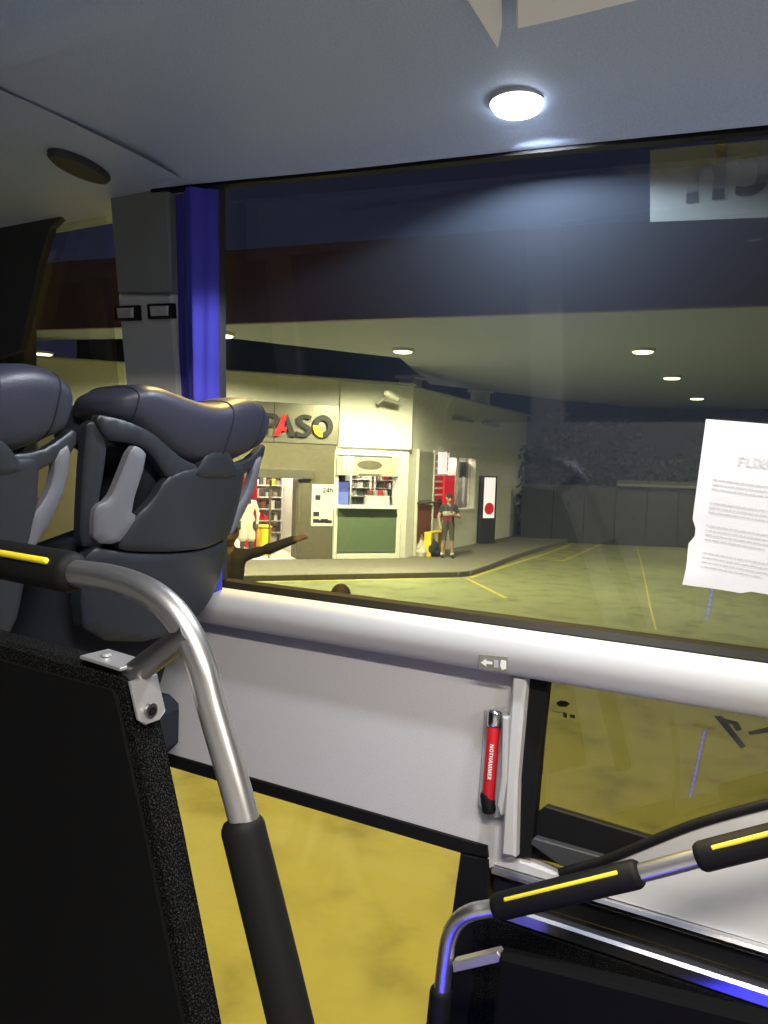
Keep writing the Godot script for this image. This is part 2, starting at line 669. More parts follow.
func ground() -> void:
	var st := mb()
	quad(st, Vector3(-150, 0, -150), Vector3(-150, 0, 60), Vector3(150, 0, 60), Vector3(150, 0, -150))
	structure(build(st, "ground", M["forecourt"]))
	corner = at_y(404.5, 558, 0.13)
	corner.y = 0.0
	# pavement: kerb line from the photograph, then back to behind the shop
	var k := []
	for p in [[-160, 584], [120, 577], [254, 574.5], [400, 572], [455, 571], [466, 570], [482, 565], [510, 554.5], [545, 544], [575, 536]]:
		var q := at_y(p[0], p[1], 0.13)
		k.append(q)
	k.append(Vector3(-10.0, 0.13, -36))
	var top := k.duplicate()
	top.append(Vector3(-40, 0.13, -36)); top.append(Vector3(-40, 0.13, k[0].z))
	st = mb()
	slab(st, top, Vector3(0, -0.2, 0), 0.0)
	structure(build(st, "pavement", M["pavement"]))
	# kerb stones along its edge
	var kerb := Node3D.new()
	kerb.name = "kerb"
	add_child(kerb)
	structure(kerb)
	for i in k.size() - 1:
		var a: Vector3 = k[i]
		var b: Vector3 = k[i + 1]
		var n := maxi(1, int(round(a.distance_to(b) / 1.0)))
		if i == k.size() - 2:
			n = 1
		for j in n:
			var p := a.lerp(b, float(j) / n)
			var q := a.lerp(b, float(j + 1) / n)
			var d := (q - p).normalized()
			var out := Vector3(-d.z, 0, d.x)
			var s := mb()
			var e := d * 0.006
			slab(s, [p + e + Vector3(0, 0.004, 0), q - e + Vector3(0, 0.004, 0), q - e + out * 0.14 + Vector3(0, 0.004, 0), p + e + out * 0.14 + Vector3(0, 0.004, 0)], Vector3(0, -0.2, 0), 0.015)
			build(s, "kerb_stone", M["pavement"], kerb)
	# painted lines
	paint_line([[254, 582], [400, 579], [466, 578], [506, 598]], 0.11, "yellow line painted before the shop front kerb, bending away at its end")
	paint_line([[470, 577.5], [490, 571], [516, 563], [548, 553], [570, 546]], 0.13, "yellow line painted along the kerb beside the side wall")
	paint_line([[637, 546], [645, 580], [650, 606], [656, 630]], 0.035, "thin straight yellow line painted across the forecourt")
	var hatch := thing("hatched_marking", "yellow cross-hatched box painted on the forecourt by the kerb end", "road marking", at_y(568, 551, 0.004))
	var c := [at_y(534, 558, 0.004), at_y(563, 561, 0.004), at_y(602, 544, 0.004), at_y(576, 542, 0.004)]
	for i in 4:
		strip(c[i], c[(i + 1) % 4], 0.1, "border_line", hatch, 0.004)
	for t in [0.15, 0.32, 0.5, 0.68, 0.85]:
		strip(c[0].lerp(c[3], t), c[1].lerp(c[2], maxf(0.0, t - 0.15)), 0.07, "hatch_line", hatch, 0.008)
		strip(c[0].lerp(c[3], maxf(0.0, t - 0.15)), c[1].lerp(c[2], t), 0.07, "hatch_line", hatch, 0.012)

func strip(a: Vector3, b: Vector3, w: float, called: String, parent: Node3D, y: float) -> void:
	var d := (b - a).normalized()
	var o := Vector3(-d.z, 0, d.x) * w * 0.5
	var st := mb()
	var base := parent.position
	quad(st, a + o - base, b + o - base, b - o - base, a - o - base)
	var m := build(st, called, M["line paint"], parent)
	m.position.y = y - 0.004

func paint_line(px: Array, w: float, label: String) -> void:
	var st := mb()
	var p := []
	for e in px:
		p.append(at_y(e[0], e[1], 0.004))
	for i in p.size() - 1:
		var d: Vector3 = (p[i + 1] - p[i]).normalized()
		var d0: Vector3 = (p[i] - p[maxi(i - 1, 0)]).normalized() if i > 0 else d
		var d1: Vector3 = (p[mini(i + 2, p.size() - 1)] - p[i + 1]).normalized() if i + 2 < p.size() else d
		var m0 := (d + d0).normalized()
		var m1 := (d + d1).normalized()
		var o0 := Vector3(-m0.z, 0, m0.x) * w * 0.5
		var o1 := Vector3(-m1.z, 0, m1.x) * w * 0.5
		quad(st, p[i] + o0, p[i + 1] + o1, p[i + 1] - o1, p[i] - o0)
	tag(build(st, "painted_line", M["line paint"]), label, "road marking")

const LAMP_COLOR := Color(1.0, 0.99, 0.77)

func canopy_lamp(at: Vector3, energy: float, label: String) -> void:
	var t := thing("canopy_lamp", label, "lamp", at, "lamps under the station canopy")
	var st := mb()
	tube(st, [Vector3(0, 0, 0), Vector3(0, -0.06, 0)], 0.26, 0.24, 24)
	build(st, "housing", M["column"], t)
	st = mb()
	tube(st, [Vector3(0, -0.061, 0), Vector3(0, -0.085, 0)], 0.21, 0.19, 24)
	build(st, "light_lens", M["canopy light"], t)
	var l := SpotLight3D.new()
	l.name = "light"
	l.light_color = LAMP_COLOR
	l.light_energy = energy
	l.light_size = 0.15
	l.spot_range = 60.0
	l.spot_angle = 80.0
	l.spot_angle_attenuation = 0.6
	l.spot_attenuation = 2.0
	l.shadow_enabled = true
	l.rotation.x = -PI / 2
	l.position.y = -0.1
	t.add_child(l)

func canopy() -> void:
	var y := 5.2
	var t := thing("canopy", "large flat station canopy with pale underside and dark red fascia", "canopy", Vector3(0, y, 0))
	var pts := []
	for p in [[-300, 340], [220, 324], [768, 305], [1100, 294], [1100, 410], [640, 408], [560, 400], [430, 384], [400, 358], [220, 337], [-200, 345]]:
		pts.append(at_y(p[0], p[1], y) - Vector3(0, y, 0))
	var st := mb()
	slab(st, pts, Vector3(0, 0.25, 0), 0.0)
	build(st, "underside", M["canopy under"], t)
	st = mb()
	for i in 3:
		var a: Vector3 = pts[i]
		var b: Vector3 = pts[i + 1]
		var back := Vector3(0, 0, -0.12)
		slab(st, [a + Vector3(0, -0.03, 0.125), b + Vector3(0, -0.03, 0.125), b + Vector3(0, 1.35, 0.125), a + Vector3(0, 1.35, 0.125)], back, 0.01)
	build(st, "fascia", M["canopy fascia"], t)
	for p in [[223, 333, "canopy lamp shining down beside the blue curtain's edge"], [403, 349, "canopy lamp above the security camera and drinks window"], [643, 349, "canopy lamp, first of the row running back over the yard"], [672, 376, "canopy lamp, second of the row running back over the yard"], [697, 397, "canopy lamp, third of the row running back over the yard"]]:
		canopy_lamp(at_y(p[0], p[1], y), 172.0 if p[0] < 500 else 31.0, p[2])
	# lamps of the same canopy over the forecourt in front, hidden from here by the rack
	for p in [[Vector3(-17.5, y, -13.2), "canopy lamp seen past the seats, over the shop front's far windows"], [Vector3(3.0, y, -15.5), "canopy lamp at the canopy's open end, away from the shop"]]:
		canopy_lamp(p[0], 34.0, p[1])
	for p in [[411, 366, "pale canopy column rising behind the white parapet at the shop's corner"], [481, 378, "pale canopy column rising behind the side wall's roof edge"]]:
		var a := ray(p[0], p[1])
		var q := EYE + a * (22.5 / Vector2(a.x, a.z).length()) if p[0] < 450 else EYE + a * (26.0 / Vector2(a.x, a.z).length())
		var col := thing("canopy_column", p[2], "column", Vector3(q.x, 4.3, q.z), "canopy columns")
		st = mb()
		box(st, Vector3(-0.26, 0, -0.26), Vector3(0.26, 0.9, 0.26), Transform3D.IDENTITY, 0.03)
		build(st, "shaft", M["column"], col)
		st = mb()
		box(st, Vector3(-0.34, 0.8, -0.34), Vector3(0.34, 0.895, 0.34), Transform3D.IDENTITY, 0.02)
		build(st, "capital", M["column"], col)
	# the lamp standard that lights the ground beside the coach: it stands past the window's end
	var s := thing("street_lamp", "tall lamp standard lighting the ground beside the coach", "street lamp", Vector3(1.6, 0, -4.6))
	st = mb()
	tube(st, [Vector3(0, 0, 0), Vector3(0, 3.5, 0), Vector3(0, 7.0, 0)], 0.09, 0.06, 14)
	build(st, "pole", M["column"], s)
	st = mb()
	tube(st, [Vector3(0, 6.95, 0), Vector3(-1.6, 7.15, 0.3), Vector3(-3.4, 7.2, 0.6)], 0.045, 0.04, 12)
	build(st, "arm", M["column"], s)
	st = mb()
	box(st, Vector3(-4.1, 7.12, 0.45), Vector3(-3.4, 7.25, 0.75), Transform3D.IDENTITY, 0.04)
	build(st, "lamp_head", M["dark trim"], s)
	st = mb()
	box(st, Vector3(-4.05, 7.09, 0.48), Vector3(-3.5, 7.115, 0.72), Transform3D.IDENTITY, 0.01)
	build(st, "light_lens", M["canopy light"], s)
	var l := SpotLight3D.new()
	l.name = "light"
	l.light_color = Color(1.0, 0.855, 0.44)
	l.light_energy = 160.0
	l.light_size = 0.2
	l.spot_range = 40.0
	l.spot_angle = 72.0
	l.spot_angle_attenuation = 0.8
	l.spot_attenuation = 2.0
	l.shadow_enabled = true
	l.rotation.x = -PI / 2
	l.position = Vector3(-3.78, 7.05, 0.6)
	s.add_child(l)

func lbox(parent: Node, called: String, m: Material, r: Rect2, z0: float, z1: float, bevel := 0.0) -> MeshInstance3D:
	var st := mb()
	box(st, Vector3(r.position.x, r.position.y, z0), Vector3(r.end.x, r.end.y, z1), Transform3D.IDENTITY, bevel)
	return build(st, called, m, parent)

func shop() -> void:
	var b := thing("shop_building", "low white station shop with brushed metal sign band and brown entrance wall", "building", corner, "", deg_to_rad(FACADE_TURN))
	var far := -22.0
	var top := fac(411, 386).y
	var door := frect(232, 466, 300, 553.5)
	door.position.y = 0.13
	var hatch := frect(338, 475, 395, 506)
	var win1 := Rect2(-14.5, 1.0, 3.4, 1.7)
	var sgn := frect(205, 398, 337.5, 445)
	# shop front
	var st := mb()
	wall_holes(st, Vector2(far, 0.0), Vector2(-0.002, top), [door, hatch, win1], -0.25, 0.0)
	build(st, "wall", M["facade white"], b)
	# brown cladding round the entrance, proud of the wall
	var brown_right := fac(333.5, 520).x
	st = mb()
	wall_holes(st, Vector2(-9.0, 0.131), Vector2(brown_right, sgn.position.y - 0.002), [Rect2(door.position - Vector2(0.0, 0.1), door.size + Vector2(0, 0.1))], 0.002, 0.05)
	build(st, "cladding", M["facade brown"], b)
	# sign band of metal sheets
	var n := 2
	for i in n:
		var w := sgn.size.x / n
		lbox(b, "sign_panel", M["sign metal"], Rect2(sgn.position.x + i * w + 0.004, sgn.position.y, w - 0.008, sgn.size.y), 0.002, 0.08, 0.008)
	# white panel at the corner and parapet cap
	lbox(b, "corner_panel", M["facade white"], Rect2(sgn.end.x + 0.01, sgn.position.y - 0.04, -sgn.end.x + 0.04, top - sgn.position.y + 0.03), 0.002, 0.09, 0.006)
	lbox(b, "parapet_cap", M["column"], Rect2(far, top + 0.002, -far + 0.12, 0.06), -0.3, 0.12, 0.01)
	# door frame, lintel and reveal
	lbox(b, "lintel", M["sign metal"], Rect2(door.position.x, door.end.y - 0.12, door.size.x + 0.25, 0.22), 0.052, 0.16, 0.01)
	lbox(b, "door_frame", M["facade brown"], Rect2(door.end.x - 0.10, 0.132, 0.10, door.size.y - 0.14), -0.6, 0.045, 0.008)
	lbox(b, "door_leaf", M["shop glass"], Rect2(door.end.x - 0.75, 0.15, 0.64, door.size.y - 0.2), -0.14, -0.135)
	lbox(b, "door_stile", M["sign metal"], Rect2(door.end.x - 0.80, 0.14, 0.05, door.size.y - 0.16), -0.16, -0.12, 0.005)
	# roof
	st = mb()
	box(st, Vector3(far, top - 0.5, -16), Vector3(-0.3, top - 0.35, -0.3))
	build(st, "roof", M["back wall"], b)
	# side wall
	var side := Node3D.new()
	side.name = "side_wall"
	b.add_child(side)
	side.rotation.y = deg_to_rad(91.3 - FACADE_TURN)
	var end := sid(522, 535).x
	var swin := srect(448, 457, 474, 508)
	st = mb()
	wall_holes(st, Vector2(0.03, 0.0), Vector2(end, top - 0.05), [swin], -0.25, 0.0)
	build(st, "wall", M["facade white"], side)
	lbox(side, "parapet_cap", M["column"], Rect2(0.14, top - 0.048, end - 0.1, 0.06), -0.3, 0.05, 0.01)
	for e in [[452, 417, 471], [482, 421, 497]]:
		var r := srect(e[0], e[1], e[2], e[1] + 6)
		lbox(side, "wall_vent", M["booth grey"], r, 0.002, 0.1, 0.01)
	lbox(side, "window_frame", M["booth white"], Rect2(swin.position.x - 0.06, swin.position.y - 0.07, swin.size.x + 0.12, 0.065), -0.1, 0.04, 0.005)
	lbox(side, "window_mullion", M["booth white"], Rect2(swin.position.x + swin.size.x * 0.42, swin.position.y + 0.002, 0.07, swin.size.y - 0.004), -0.12, -0.05, 0.005)
	lbox(side, "window_pane", M["shop glass"], swin, -0.16, -0.155)
	lbox(side, "window_backing", M["shop white"], Rect2(swin.position - Vector2(0.3, 0.3), swin.size + Vector2(2.4, 0.6)), -0.75, -0.7)
	lbox(side, "window_light", M["shop light"], Rect2(swin.position.x + 0.3, swin.end.y + 0.05, swin.size.x + 0.6, 0.06), -0.65, -0.3)
	wall_light(side, Vector3(swin.get_center().x + 0.5, swin.end.y + 0.03, -0.45), Vector2(1.4, 0.2), 5.0)
	lbox(side, "window_screen", M["dark goods"], Rect2(swin.position.x + swin.size.x * 0.70, swin.end.y - 0.62, swin.size.x * 0.3, 0.5), -0.3, -0.25, 0.005)
	# far end of the building
	lbox(side, "end_wall", M["facade white"], Rect2(end - 0.25, 0.0, 0.248, top - 0.06), -8.0, -0.252)
	# room behind the entrance and the drinks window
	var x0 := door.position.x - 3.2
	var x1 := -0.3
	lbox(b, "shop_floor", M["shop white"], Rect2(x0, 0.10, x1 - x0, 0.032), -6.0, -0.252)
	lbox(b, "shop_ceiling", M["shop white"], Rect2(x0, 3.1, x1 - x0, 0.05), -6.0, -0.252)
	lbox(b, "back_room_wall", M["shop white"], Rect2(x0, 0.132, x1 - x0, 2.96), -6.1, -6.0)
	lbox(b, "room_partition", M["shop white"], Rect2(door.end.x + 0.02, 0.133, 0.06, 2.96), -5.99, -0.26)
	lbox(b, "room_partition", M["shop white"], Rect2(x0, 0.133, 0.06, 2.96), -5.99, -0.26)
	for e in [Vector3(door.get_center().x, 3.09, -1.5), Vector3(door.get_center().x, 3.09, -4.0)]:
		lbox(b, "ceiling_light", M["shop light"], Rect2(e.x - 0.6, 3.06, 1.2, 0.038), e.z - 0.15, e.z + 0.15)
		wall_light(b, e - Vector3(0, 0.05, 0), Vector2(1.2, 0.3), 16.0)
	lbox(b, "ceiling_light", M["shop light"], Rect2(hatch.position.x + 0.2, 2.96, hatch.size.x - 0.4, 0.04), -1.3, -0.9)
	wall_light(b, Vector3(hatch.get_center().x, 2.93, -1.1), Vector2(1.0, 0.3), 11.0)
	# window of the dark end of the front, seen past the seats
	lbox(b, "ceiling_light", M["shop light"], Rect2(-13.8, 3.06, 2.0, 0.038), -2.2, -1.9)
	wall_light(b, Vector3(-12.8, 3.0, -2.0), Vector2(2.0, 0.3), 10.0)
	lbox(b, "window_pane", M["shop glass"], win1, -0.16, -0.155)
	for i in 3:
		lbox(b, "window_mullion", M["booth white"], Rect2(win1.position.x + 0.85 * (i + 1) - 0.03, win1.position.y + 0.002, 0.06, win1.size.y - 0.004), -0.14, -0.05, 0.005)
	lbox(b, "back_room_wall", M["shop white"], Rect2(-16.5, 0.132, 6.0, 2.96), -4.1, -4.0)
	sign_letters(b, sgn)
	entrance_goods(b, door)
	drinks_window(b, hatch)
	service_plate()
	security_camera()
	side_things(swin)

func wall_light(parent: Node3D, at: Vector3, size: Vector2, energy: float) -> void:
	var l := AreaLight3D.new()
	l.name = "room_light"
	l.light_color = Color(1.0, 0.95, 0.82)
	l.light_energy = energy
	l.area_size = size
	l.shadow_enabled = true
	l.rotation.x = -PI / 2
	l.position = at
	parent.add_child(l, true)

func poly2(parent: Node, called: String, m: Material, pts: Array, z: float, depth: float) -> MeshInstance3D:
	var st := mb()
	var f := []
	for p in pts:
		f.append(Vector3(p.x, p.y, z))
	slab(st, f, Vector3(0, 0, -depth), 0.004)
	return build(st, called, m, parent)

func sign_letters(b: Node3D, sgn: Rect2) -> void:
	# P A S O: A with a red left leg, O with a yellow lower-left quarter
	var base := fac(300, 437).y
	var h := fac(300, 415.5).y - base
	var zz := 0.13
	var xs := []
	for px in [262.0, 272.5, 297.0, 313.0]:
		xs.append(fac(px, 427).x)
	var p := letters("P", h, 0.05, M["letter dark"], b, "letter", Vector3((xs[0] + fac(277.0, 427).x) * 0.5 - 0.02, base + h * 0.5, zz))
	p.scale = Vector3(1.15, 1.0, 1.0)
	var ax: float = xs[1]
	var aw: float = fac(294.5, 427).x - ax
	poly2(b, "letter_stroke", M["letter red"], [Vector2(ax, base), Vector2(ax + aw * 0.26, base), Vector2(ax + aw * 0.36, base + h * 0.24), Vector2(ax + aw * 0.58, base + h * 0.24), Vector2(ax + aw * 0.58, base + h * 0.42), Vector2(ax + aw * 0.44, base + h * 0.42), Vector2(ax + aw * 0.60, base + h * 0.98), Vector2(ax + aw * 0.40, base + h)], zz + 0.03, 0.05)
	poly2(b, "letter_stroke", M["letter dark"], [Vector2(ax + aw * 0.62, base + h), Vector2(ax + aw * 0.52, base + h * 0.72), Vector2(ax + aw * 0.76, base), Vector2(ax + aw * 1.02, base)], zz + 0.026, 0.05)
	var s := letters("S", h, 0.05, M["letter dark"], b, "letter", Vector3((xs[2] + fac(312, 427).x) * 0.5 - 0.03, base + h * 0.5, zz))
	s.scale = Vector3(1.2, 1.0, 1.0)
	var c := fac(321.5, 426.5)
	var ro := Vector2(fac(331.5, 427).x - c.x, h * 0.53)
	for part in [[PI * 1.5, PI * 2.98, "letter dark"], [PI * 0.98, PI * 1.5, "letter yellow"]]:
		var pts := []
		for k in 21:
			var a: float = lerpf(part[0], part[1], k / 20.0)
			pts.append(c + Vector2(cos(a), sin(a)) * ro)
		for k in 21:
			var a: float = lerpf(part[1], part[0], k / 20.0)
			pts.append(c + Vector2(cos(a), sin(a)) * ro * Vector2(0.48, 0.52))
		poly2(b, "letter_stroke", M[part[2]], pts, zz + 0.03, 0.05)

func entrance_goods(b: Node3D, door: Rect2) -> void:
	var t := b.transform
	# shelf unit with goods, red banner, yellow bin, seen through the doorway
	for e in [[0.46, -2.2, 0.95, "tall lit shelf unit of snacks and papers inside the shop doorway"], [0.05, -5.2, 1.9, "long shelf unit of goods at the back of the shop"]]:
		var x: float = door.position.x + door.size.x * e[0]
		var s := thing("shelf_unit", e[3], "shelf", t * Vector3(x, 0.132, e[1]), "", b.rotation.y)
		var w: float = e[2]
		for sx in [0.0, w]:
			lbox(s, "upright", M["shop white"], Rect2(sx - 0.02, 0, 0.04, 2.3), -0.4, 0.0, 0.004)
		lbox(s, "back_panel", M["shop white"], Rect2(0.02, 0, w - 0.04, 2.3), -0.4, -0.38)
		for k in 7:
			var y := 0.12 + k * 0.33
			lbox(s, "shelf_board", M["shop white"], Rect2(0.021, y, w - 0.042, 0.025), -0.379, 0.02, 0.003)
			var x2 := 0.05
			while x2 < w - 0.15:
				var gw := rng.randf_range(0.07, 0.16)
				var gm: String = ["shop red", "shop white", "brown goods", "shop red", "dark goods", "shop yellow", "booth grey", "shop white"][rng.randi() % 8]
				lbox(s, "packet", M[gm], Rect2(x2, y + 0.026, gw, rng.randf_range(0.12, 0.26)), -0.25, rng.randf_range(-0.08, 0.0), 0.006)
				x2 += gw + 0.012
	var bx := t * Vector3(door.position.x + door.size.x * 0.30, 0.132, -1.5)
	var ban := thing("banner", "tall red banner stand inside the shop doorway", "banner", bx, "", b.rotation.y)
	lbox(ban, "cloth", M["shop red"], Rect2(-0.03, 0.15, 0.42, 2.15), -0.01, 0.01, 0.003)
	lbox(ban, "foot", M["dark goods"], Rect2(-0.1, 0.0, 0.55, 0.05), -0.15, 0.15, 0.01)
	lbox(ban, "pole", M["dull steel"], Rect2(0.17, 0.05, 0.025, 2.3), -0.04, -0.015)
	var bin := thing("waste_bin", "yellow waste bin standing inside the shop doorway", "bin", t * Vector3(door.position.x + door.size.x * 0.55, 0.132, -0.75), "", b.rotation.y)
	var st := mb()
	box(st, Vector3(-0.17, 0, -0.15), Vector3(0.17, 0.72, 0.15), Transform3D.IDENTITY, 0.03)
	build(st, "body", M["shop yellow"], bin)
	st = mb()
	box(st, Vector3(-0.19, 0.722, -0.17), Vector3(0.19, 0.80, 0.17), Transform3D.IDENTITY, 0.03)
	build(st, "lid", M["shop yellow"], bin)

func drinks_window(b: Node3D, hatch: Rect2) -> void:
	var t := b.transform
	var k := thing("drinks_kiosk", "white serving window with grey header, claw logo and dark green lower panel", "kiosk", t * Vector3(0, 0, 0.0), "", b.rotation.y)
	var l := fac(333, 500).x
	var r := fac(399, 500).x
	var top := fac(366, 452).y
	var hb := fac(366, 476).y
	var gp := fac(366, 507).y
	st_frame(k, l, r, top, hatch, gp)
	lbox(k, "header_panel", M["booth grey"], Rect2(l + 0.04, hb + 0.002, r - l - 0.08, top - hb - 0.12), 0.06, 0.14, 0.006)
	lbox(k, "light_tube", M["sign light white"], Rect2(l + 0.06, top - 0.09, r - l - 0.35, 0.07), 0.1, 0.2, 0.01)
	lbox(k, "lower_panel", M["booth green"], Rect2(l + 0.10, 0.30, hatch.end.x - l - 0.10, gp - 0.34), 0.135, 0.15, 0.004)
	lbox(k, "counter", M["booth white"], Rect2(l + 0.06, gp - 0.03, r - l - 0.2, 0.06), 0.14, 0.32, 0.01)
	lbox(k, "glass_pane", M["shop glass"], Rect2(hatch.position.x + 0.03, gp + 0.035, hatch.size.x - 0.06, hb - gp - 0.04), 0.05, 0.056)
	# three claw strokes and a worn dark print beside them
	var c := fac(346.5, 465)
	for i in 3:
		var x := c.x + (i - 1) * 0.105
		poly2(k, "claw_mark", M["white print"], [Vector2(x - 0.05, c.y + 0.22), Vector2(x + 0.045, c.y + 0.24), Vector2(x + 0.02, c.y + 0.05), Vector2(x + 0.035, c.y - 0.08), Vector2(x + 0.005, c.y - 0.28 + absf(i - 1) * 0.1), Vector2(x - 0.02, c.y - 0.05), Vector2(x - 0.015, c.y + 0.1)], 0.15, 0.006)
	var e := fac(368, 465)
	var pts := []
	for i in 20:
		var a := TAU * i / 20
		pts.append(e + Vector2(cos(a) * 0.34, sin(a) * 0.12))
	poly2(k, "oval_print", M["facade brown"], pts, 0.147, 0.004)
	lbox(k, "caption_print", M["facade brown"], Rect2(e.x - 0.3, e.y - 0.27, 0.62, 0.04), 0.142, 0.146)
	# two open chillers behind the glass
	for i in 2:
		var w := 0.72
		var inner := t.affine_inverse() * onp(352.0 + i * 20.0, 490, Plane(t.basis.z, t.basis.z.dot(t * Vector3(0, 0, -1.5))))
		var x := inner.x
		var f := thing("drinks_chiller", ["white chiller with rows of pale cans behind the serving window", "white chiller with rows of dark and red cans behind the serving window"][i], "chiller", t * Vector3(x, 0.132, -1.5), "chillers behind the serving window", b.rotation.y)
		lbox(f, "back_panel", M["shop white"], Rect2(-0.06, 0, w, 2.3), -0.5, -0.46)
		for sx in [-0.06, w - 0.06]:
			lbox(f, "side_panel", M["shop white"], Rect2(sx, 0, 0.05, 2.3), -0.459, 0.0, 0.005)
		for s in 7:
			var y := 0.85 + s * 0.235
			lbox(f, "shelf_board", M["booth white"], Rect2(-0.005, y, w - 0.06, 0.02), -0.459, -0.02, 0.003)
			for c2 in 7:
				var st := mb()
				var cx := 0.04 + c2 * 0.088
				tube(st, [Vector3(cx, y + 0.021, -0.1), Vector3(cx, y + 0.18, -0.1)], 0.036, -1.0, 8)
				var cm: String = ["booth grey", "shop white", "booth green", "dark goods"][(s * 3 + c2 / 2) % 4] if i == 0 else ["shop red", "dark goods", "brown goods", "shop white"][(s * 2 + c2 / 2) % 4]
				build(st, "can", M[cm], f)
	var scr := thing("wall_screen", "small bluish lit screen at the side of the serving window", "screen", t * Vector3(hatch.position.x + 0.22, hb - 0.9, -0.3), "", b.rotation.y)
	lbox(scr, "casing", M["dark goods"], Rect2(-0.16, 0.0, 0.36, 0.75), -0.06, 0.0, 0.006)
	lbox(scr, "screen_face", glow("screen glow", Color(0.55, 0.62, 1.0), 0.7), Rect2(-0.13, 0.03, 0.30, 0.69), 0.001, 0.006)
	var box_ := thing("carton", "open white carton of packets on the serving counter", "carton", t * Vector3(fac(380, 500).x, gp + 0.032, -0.25), "", b.rotation.y)
	lbox(box_, "body", M["shop white"], Rect2(-0.3, 0, 0.6, 0.26), -0.15, 0.15, 0.006)
	for i in 4:
		lbox(box_, "packet", M[["brown goods", "booth grey", "shop red", "booth grey"][i]], Rect2(-0.27 + i * 0.14, 0.262, 0.11, 0.14), -0.1, 0.1, 0.005)

func st_frame(k: Node3D, l: float, r: float, top: float, hatch: Rect2, gp: float) -> void:
	var st := mb()
	wall_holes(st, Vector2(l, 0.132), Vector2(r, top), [Rect2(hatch.position.x, gp, hatch.size.x, hatch.end.y - gp)], 0.002, 0.055)
	build(st, "surround", M["booth white"], k)
	lbox(k, "frame_post", M["booth white"], Rect2(l + 0.004, 0.134, 0.09, gp - 0.17), 0.056, 0.16, 0.01)
	lbox(k, "frame_post", M["booth white"], Rect2(hatch.end.x + 0.004, 0.134, 0.12, top - 0.16), 0.056, 0.16, 0.01)
	lbox(k, "plinth", M["booth white"], Rect2(l + 0.1, 0.134, hatch.end.x - l - 0.1, 0.14), 0.056, 0.16, 0.01)

func service_plate() -> void:
	# white plate of service pictograms on the brown pillar
	var r := frect(311.5, 484, 332, 526)
	var tr := Transform3D(Basis(Vector3.UP, deg_to_rad(FACADE_TURN)), corner)
	var c := r.get_center()
	var p := thing("service_plate", "white plate of black service pictograms and 24 h on the brown pillar", "sign", tr * Vector3(c.x, c.y, 0.055), "", deg_to_rad(FACADE_TURN))
	var h := r.size * 0.5
	lbox(p, "plate", M["booth white"], Rect2(-h, r.size), 0.0, 0.015, 0.004)
	letters("24h", 0.12, 0.004, M["black print"], p, "hours_print", Vector3(h.x * 0.45, h.y * 0.72, 0.019))
	var pos := [Vector2(-0.45, 0.72), Vector2(-0.45, 0.36), Vector2(0.45, 0.36), Vector2(-0.45, 0.0), Vector2(0.45, 0.0)]
	for i in pos.size():
		var q: Vector2 = pos[i] * h
		var pts := []
		match i:
			0:
				for k in 8:
					pts.append(q + Vector2.from_angle(TAU * k / 8) * (0.07 if k % 2 else 0.04))
			1:
				pts = [q + Vector2(-0.07, -0.06), q + Vector2(0.07, -0.06), q + Vector2(0.07, 0.07), q + Vector2(-0.07, 0.07)]
			2:
				pts = [q + Vector2(-0.09, -0.05), q + Vector2(0.09, -0.05), q + Vector2(0.08, 0.01), q + Vector2(0.04, 0.06), q + Vector2(-0.03, 0.06), q + Vector2(-0.07, 0.0)]
			3:
				pts = [q + Vector2(-0.06, -0.06), q + Vector2(0.06, -0.06), q + Vector2(0.07, 0.02), q + Vector2(0.0, 0.06), q + Vector2(-0.07, 0.02)]
			4:
				for k in 12:
					pts.append(q + Vector2.from_angle(TAU * k / 12) * 0.065)
		poly2(p, "pictogram", M["black print" if i == 1 else "grey print"], pts, 0.02, 0.004)
	for e in [[-0.55, -0.42, 0.08, 0.12], [-0.55, -0.75, 0.08, 0.10], [-0.1, -0.78, 0.06, 0.07], [0.2, -0.74, 0.10, 0.10], [0.58, -0.78, 0.09, 0.08]]:
		var q := Vector2(e[0], e[1]) * h
		lbox(p, "pictogram", M["black print"], Rect2(q.x - e[2], q.y - e[3] * 0.5, e[2] * 2.0, e[3]), 0.016, 0.02)

func security_camera() -> void:
	var p := fac(379, 399)
	var tr := Transform3D(Basis(Vector3.UP, deg_to_rad(FACADE_TURN)), corner)
	var s := thing("security_camera", "small white security camera on a bracket on the corner panel", "camera", tr * Vector3(p.x, p.y, 0.092), "", deg_to_rad(FACADE_TURN))
	var st := mb()
	tube(st, [Vector3(-0.13, -0.12, 0.0), Vector3(-0.13, -0.12, 0.03)], 0.09, -1.0, 14)
	build(st, "mount_plate", M["booth white"], s)
	st = mb()
	tube(st, [Vector3(-0.13, -0.12, 0.03), Vector3(-0.12, -0.10, 0.35), Vector3(-0.05, 0.02, 0.5)], 0.03, -1.0, 10)
	build(st, "arm", M["booth white"], s)
	var tf := Transform3D(Basis(Vector3.UP, 0.5) * Basis(Vector3.BACK, -0.28), Vector3(0.1, 0.03, 0.58))
	st = mb()
	box(st, Vector3(-0.24, -0.06, -0.07), Vector3(0.24, 0.05, 0.07), tf, 0.02)
	build(st, "body", M["booth white"], s)
	st = mb()
	box(st, Vector3(-0.22, 0.052, -0.085), Vector3(0.34, 0.066, 0.085), tf, 0.005)
	build(st, "sun_shield", M["booth white"], s)
	st = mb()
	tube(st, [tf * Vector3(0.241, -0.005, 0), tf * Vector3(0.27, -0.005, 0)], 0.05, -1.0, 12)
	build(st, "lens", M["totem black"], s)

